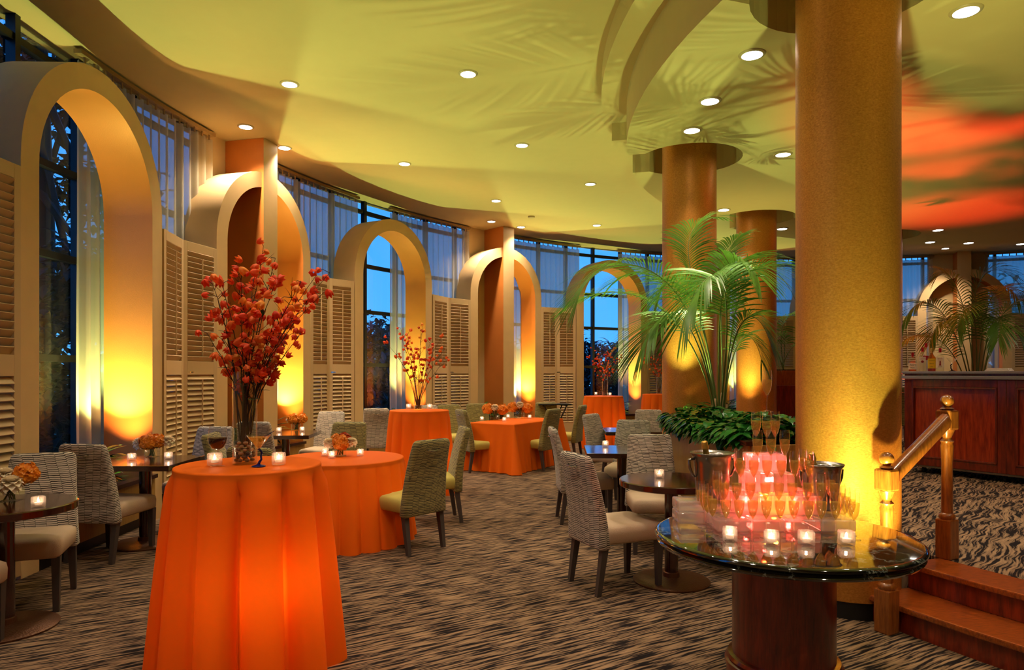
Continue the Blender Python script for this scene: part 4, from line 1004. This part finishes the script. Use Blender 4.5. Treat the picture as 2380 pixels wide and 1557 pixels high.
pm2=palm(tuple(base2),'full green palm standing behind the bar at right',0,sp2,.40,38,w=.016,hang=.42)
MB().lathe([(.15,-.42),(.17,-.40),(.21,-.02),(.22,0),(.20,0),(.18,-.05)],32,cap1=False).build('pot',M['black'],parent=pm2,smooth=True)
MB().lathe([(.19,-.04),(.0,-.04)],24,cap0=False,cap1=False).build('soil',M['soil'],parent=pm2)
Yb3=12.2; base3=Vector((4.85,12.2,1.6))
def W_(u,v,dy=0): return uvY(u,v,Yb3+dy)
sp3=[([base3,W_(1815,800),W_(1800,720),W_(1850,700),W_(1880,780)],.9),([base3,W_(1820,820),W_(1840,760),W_(1800,760),W_(1788,830)],.9),([base3,W_(1815,830),W_(1860,760),W_(1900,780),W_(1910,830)],.8),([base3,W_(1812,830),W_(1790,750),W_(1760,760),W_(1750,820)],.8)]
palm(tuple(base3),'small palm in the wooden planter box beyond the gold columns',1,sp3,.4,26)
# ================================================================ OUTSIDE
MB().prism([(pol(a,90)[0],pol(a,90)[1]) for a in range(0,360,10)],-1.2,-1.0).build('ground',M['grass'],kind='structure')
def tree(c,h,r,n,seed,lab,leafs=.16):
    rnd=random.Random(seed); o=empty('tree',(c[0],c[1],-1.0),0,lab,'tree'); mb=MB(); cl=[]
    for k in range(16):
        z=rnd.uniform(.12,1); rr=r*math.sqrt(max(.05,1-abs(z*1.6-.7)**2*.55))*rnd.uniform(.3,.9); a=rnd.uniform(0,2*PI); cl.append((Vector((rr*math.cos(a),rr*math.sin(a),h*z)),r*rnd.uniform(.3,.5)))
    for k in range(n):
        p,q=cl[k%16]; d=Vector((rnd.gauss(0,1),rnd.gauss(0,1),rnd.gauss(0,.7))).normalized()*q*rnd.random()**.4
        mb.leaf(p+d,(rnd.gauss(0,1),rnd.gauss(0,1),rnd.gauss(0,.6)),(0,0,1),leafs*rnd.uniform(.7,1.4),leafs*.6,n=2)
    mb.build('crown',M['tree'],parent=o)
    t=MB().tube([(0,0,0),(.1,0,h*.4),(0,.1,h*.85)],[r*.08,r*.06,.02],8)
    for k in range(7): p,q=cl[k]; t.tube([(0,0,h*(.15+.08*k)),tuple(p)],[r*.03,.01],5)
    t.build('trunk',M['bark'],parent=o)
rnd=random.Random(12)
tree((-8.6,12.4,0),12.5,3.0,12000,1,'dark tree close outside the nearest window, its left mass',.27)
tree((-10.6,13.4,0),12,3.8,12000,2,'dark tree close outside the nearest window, showing blue sky gaps',.3)
tree((-8.8,7.8,0),13,3.0,9000,6,'dark tree outside beyond the left edge of the nearest window',.27)
for k,(u,Yd,h) in enumerate([(700,34,6.2),(780,40,5.6),(848,38,6.0),(880,44,5.4),(930,40,5.8),(1010,42,5.5),(1120,44,5.5),(1230,46,5.6),(1300,46,5.8),(1385,46,5.4),(1425,44,5.0),(1500,46,5.5),(1600,46,5.5),(1800,46,5.6),(1900,50,5.6),(2080,46,5.8),(2200,44,6),(2330,38,8.5),(2440,36,9)]):
    tree(((u-CX)/F*Yd,Yd,0),h*.80,3.6,900,50+k,'bushy tree beyond the dusk lawn, %s'%(['behind the first pilaster','behind the blue curtain','left in the third archway window','right in the third archway window','right beyond the third archway','far behind the shutters','left of the middle pilaster','right of the middle pilaster','behind the shutters before the fifth archway','left in the fifth archway window','right in the fifth archway window','behind the big palm','behind the slim column','between the gold columns','behind the large column','above the bottles','behind the far archway','at the far right window','beyond the right edge'][k]),.5)
# ================================================================ LIGHTS
YG=(.77,1,.34); WARM=(1,.70,.38); SOFT=(1,.79,.57)
# ceiling downlights (as fitted) plus unseen ones added as fill elsewhere
for u,v,z,lab in DL:
    p=at(u,v,z); far=p.y>9
    light('downlight_beam','SPOT',(p.x,p.y,z-.03),SOFT,(260 if (u,v) in ((571,294),(661,343),(1142,514),(2197,577)) else 105) if z==HC else 75,.06,(p.x,p.y,0),110,.9)
for x,y in ((-1.6,4.2),(0.2,4.4),(-2.6,1.8),(-.6,2.2),(1.0,1.4),(0,-1.2),(2.4,-.6)):
    light('downlight_beam','SPOT',(x,y,HC-.03),SOFT,110,.06,(x,y,0),110,.9); place(dl,USED,(x,y,HC),0,'added fill downlight over the near floor outside the view','ceiling light','added fill downlights behind the view')
for x,y in ((3.6,2.2),(5.2,4.5),(6.5,7.5),(8.5,5.5),(9.0,9.2)):
    light('downlight_beam','SPOT',(x,y,HL-.03),SOFT,85,.06,(x,y,0),110,.9); place(dl,USED,(x,y,HL),0,'added fill downlight on the low ceiling over the raised floor, hidden from view','ceiling light','added fill downlights over the platform')
# yellow-green uplights: standing at the column feet and inside the archway planters
light('column_base_uplight','SPOT',(1.97,3.62,.30),YG,215,.03,(2.15,4.0,5),124,.6)
light('column_base_uplight','SPOT',(1.83,7.58,1.24),YG,120,.02,(1.45,7.40,5),120,.5)
light('column_base_uplight','SPOT',(3.60,10.85,.9),YG,105,.02,(3.35,10.75,5),115,.5)
for i,(a,r) in enumerate(ARCH):
    if i in (1,2,3,4,5,6):
        x=[0,.65,.72,.42,.68,.5,.6][i]; p=arch_pt(a,r,x,.40,.92); t=arch_pt(a,r,x-.25,-.5,4.8)
        light('planter_uplight','SPOT',p,YG,265,.02,t,118,1)
# red wash on the low ceiling
light('red_uplight','SPOT',(5.6,9.6,.5),(1,.05,.02),900,.1,(4.3,6.8,HL),40,.9)
light('red_uplight','SPOT',(5.6,9.6,.5),(1,.06,.02),420,.1,(5.6,9.0,HL),36,.9)
light('red_uplight','SPOT',(6.6,10.6,.5),(1,.06,.02),420,.1,(7.0,10.9,HL),50,.9)
# column uplights
for (lx,ly,lz,tx,ty,tz,pw) in [(2.46,3.98,.30,2.33,4.35,2.0,95),(1.95,7.66,1.1,2.06,8.0,2.9,70),(3.66,10.95,.9,3.82,11.3,2.9,70)]:
    light('column_uplight','SPOT',(lx,ly,lz),(1,.70,.22),pw,.03,(tx,ty,tz-.2),96,1)
# arch uplights (amber at the right pier, yellow-green on the curtain)
for i,(a,r) in enumerate(ARCH):
    if i in (0,9): continue
    p=arch_pt(a,r,.60,.20,.62); t=arch_pt(a,r,.88,.24,2.2); light('arch_uplight','SPOT',p,(1,.52,.16),170 if i<7 else 25,.03,t,85,1)
# cloth glow lights beneath the tables
for x,y,pw in ((-1.37,3.60,26),(-1.6,6.4,18),(-1.2,8.84,18),(1.89,14.1,18)):
    light('under_table_light','POINT',(x+.12,y-.1,.5),(1,.62,.3),pw*.30,.05)
# candles
for x,y,z in vpos: light('candle_light','POINT',(x,y,z+.052),(1,.62,.32),.07,.006)
# tower LEDs
for x,y,z,c,pw in ((1.25,3.58,.81,(1,.04,.03),7),(1.45,3.58,.81,(1,.04,.03),7),(1.23,3.6,.89,(1,.05,.04),10),(1.36,3.52,.89,(1,.38,.02),3.5),(1.48,3.6,.89,(1,.05,.04),10),(1.34,3.62,.99,(1,.06,.05),10),(1.34,3.64,1.09,(1,.08,.08),6)):
    light('tower_led','POINT',(x,y,z),c,pw*.26,.012)
# ================================================================ WORLD AND CAMERA
w=bpy.data.worlds.new('World'); sc.world=w; w.use_nodes=True; nt=w.node_tree; nt.nodes.clear()
o=nt.nodes.new('ShaderNodeOutputWorld'); b=nt.nodes.new('ShaderNodeBackground'); tc=nt.nodes.new('ShaderNodeTexCoord'); sx=nt.nodes.new('ShaderNodeSeparateXYZ'); cr=nt.nodes.new('ShaderNodeValToRGB')
nt.links.new(tc.outputs['Generated'],sx.inputs[0]); nt.links.new(sx.outputs[2],cr.inputs[0]); nt.links.new(cr.outputs[0],b.inputs[0]); nt.links.new(b.outputs[0],o.inputs[0])
cr.color_ramp.elements[0].position=0; cr.color_ramp.elements[0].color=(.06,.34,.86,1); cr.color_ramp.elements[1].position=.5; cr.color_ramp.elements[1].color=(.025,.21,.78,1)
b.inputs[1].default_value=1.1
cam=bpy.data.cameras.new('camera'); co=bpy.data.objects.new('camera',cam); COL.objects.link(co); sc.camera=co
cam.sensor_width=36; cam.sensor_fit='HORIZONTAL'; cam.lens=F/2380*36; cam.shift_y=(HY-778.5)/2380; co.location=(0,0,CH); co.rotation_euler=(R(90),0,0); cam.clip_end=300; cam.clip_start=.05
sc.view_settings.view_transform='Standard'; sc.view_settings.look='None'; sc.view_settings.gamma=1; sc.view_settings.exposure=0.62; sc.view_settings.use_curve_mapping=False
sc.cycles.use_denoising=True; sc.cycles.max_bounces=7; sc.cycles.diffuse_bounces=3; sc.cycles.glossy_bounces=3; sc.cycles.transparent_max_bounces=24; sc.cycles.transmission_bounces=4
sc.cycles.sample_clamp_indirect=6; sc.cycles.caustics_reflective=False; sc.cycles.caustics_refractive=False; sc.cycles.use_light_tree=True
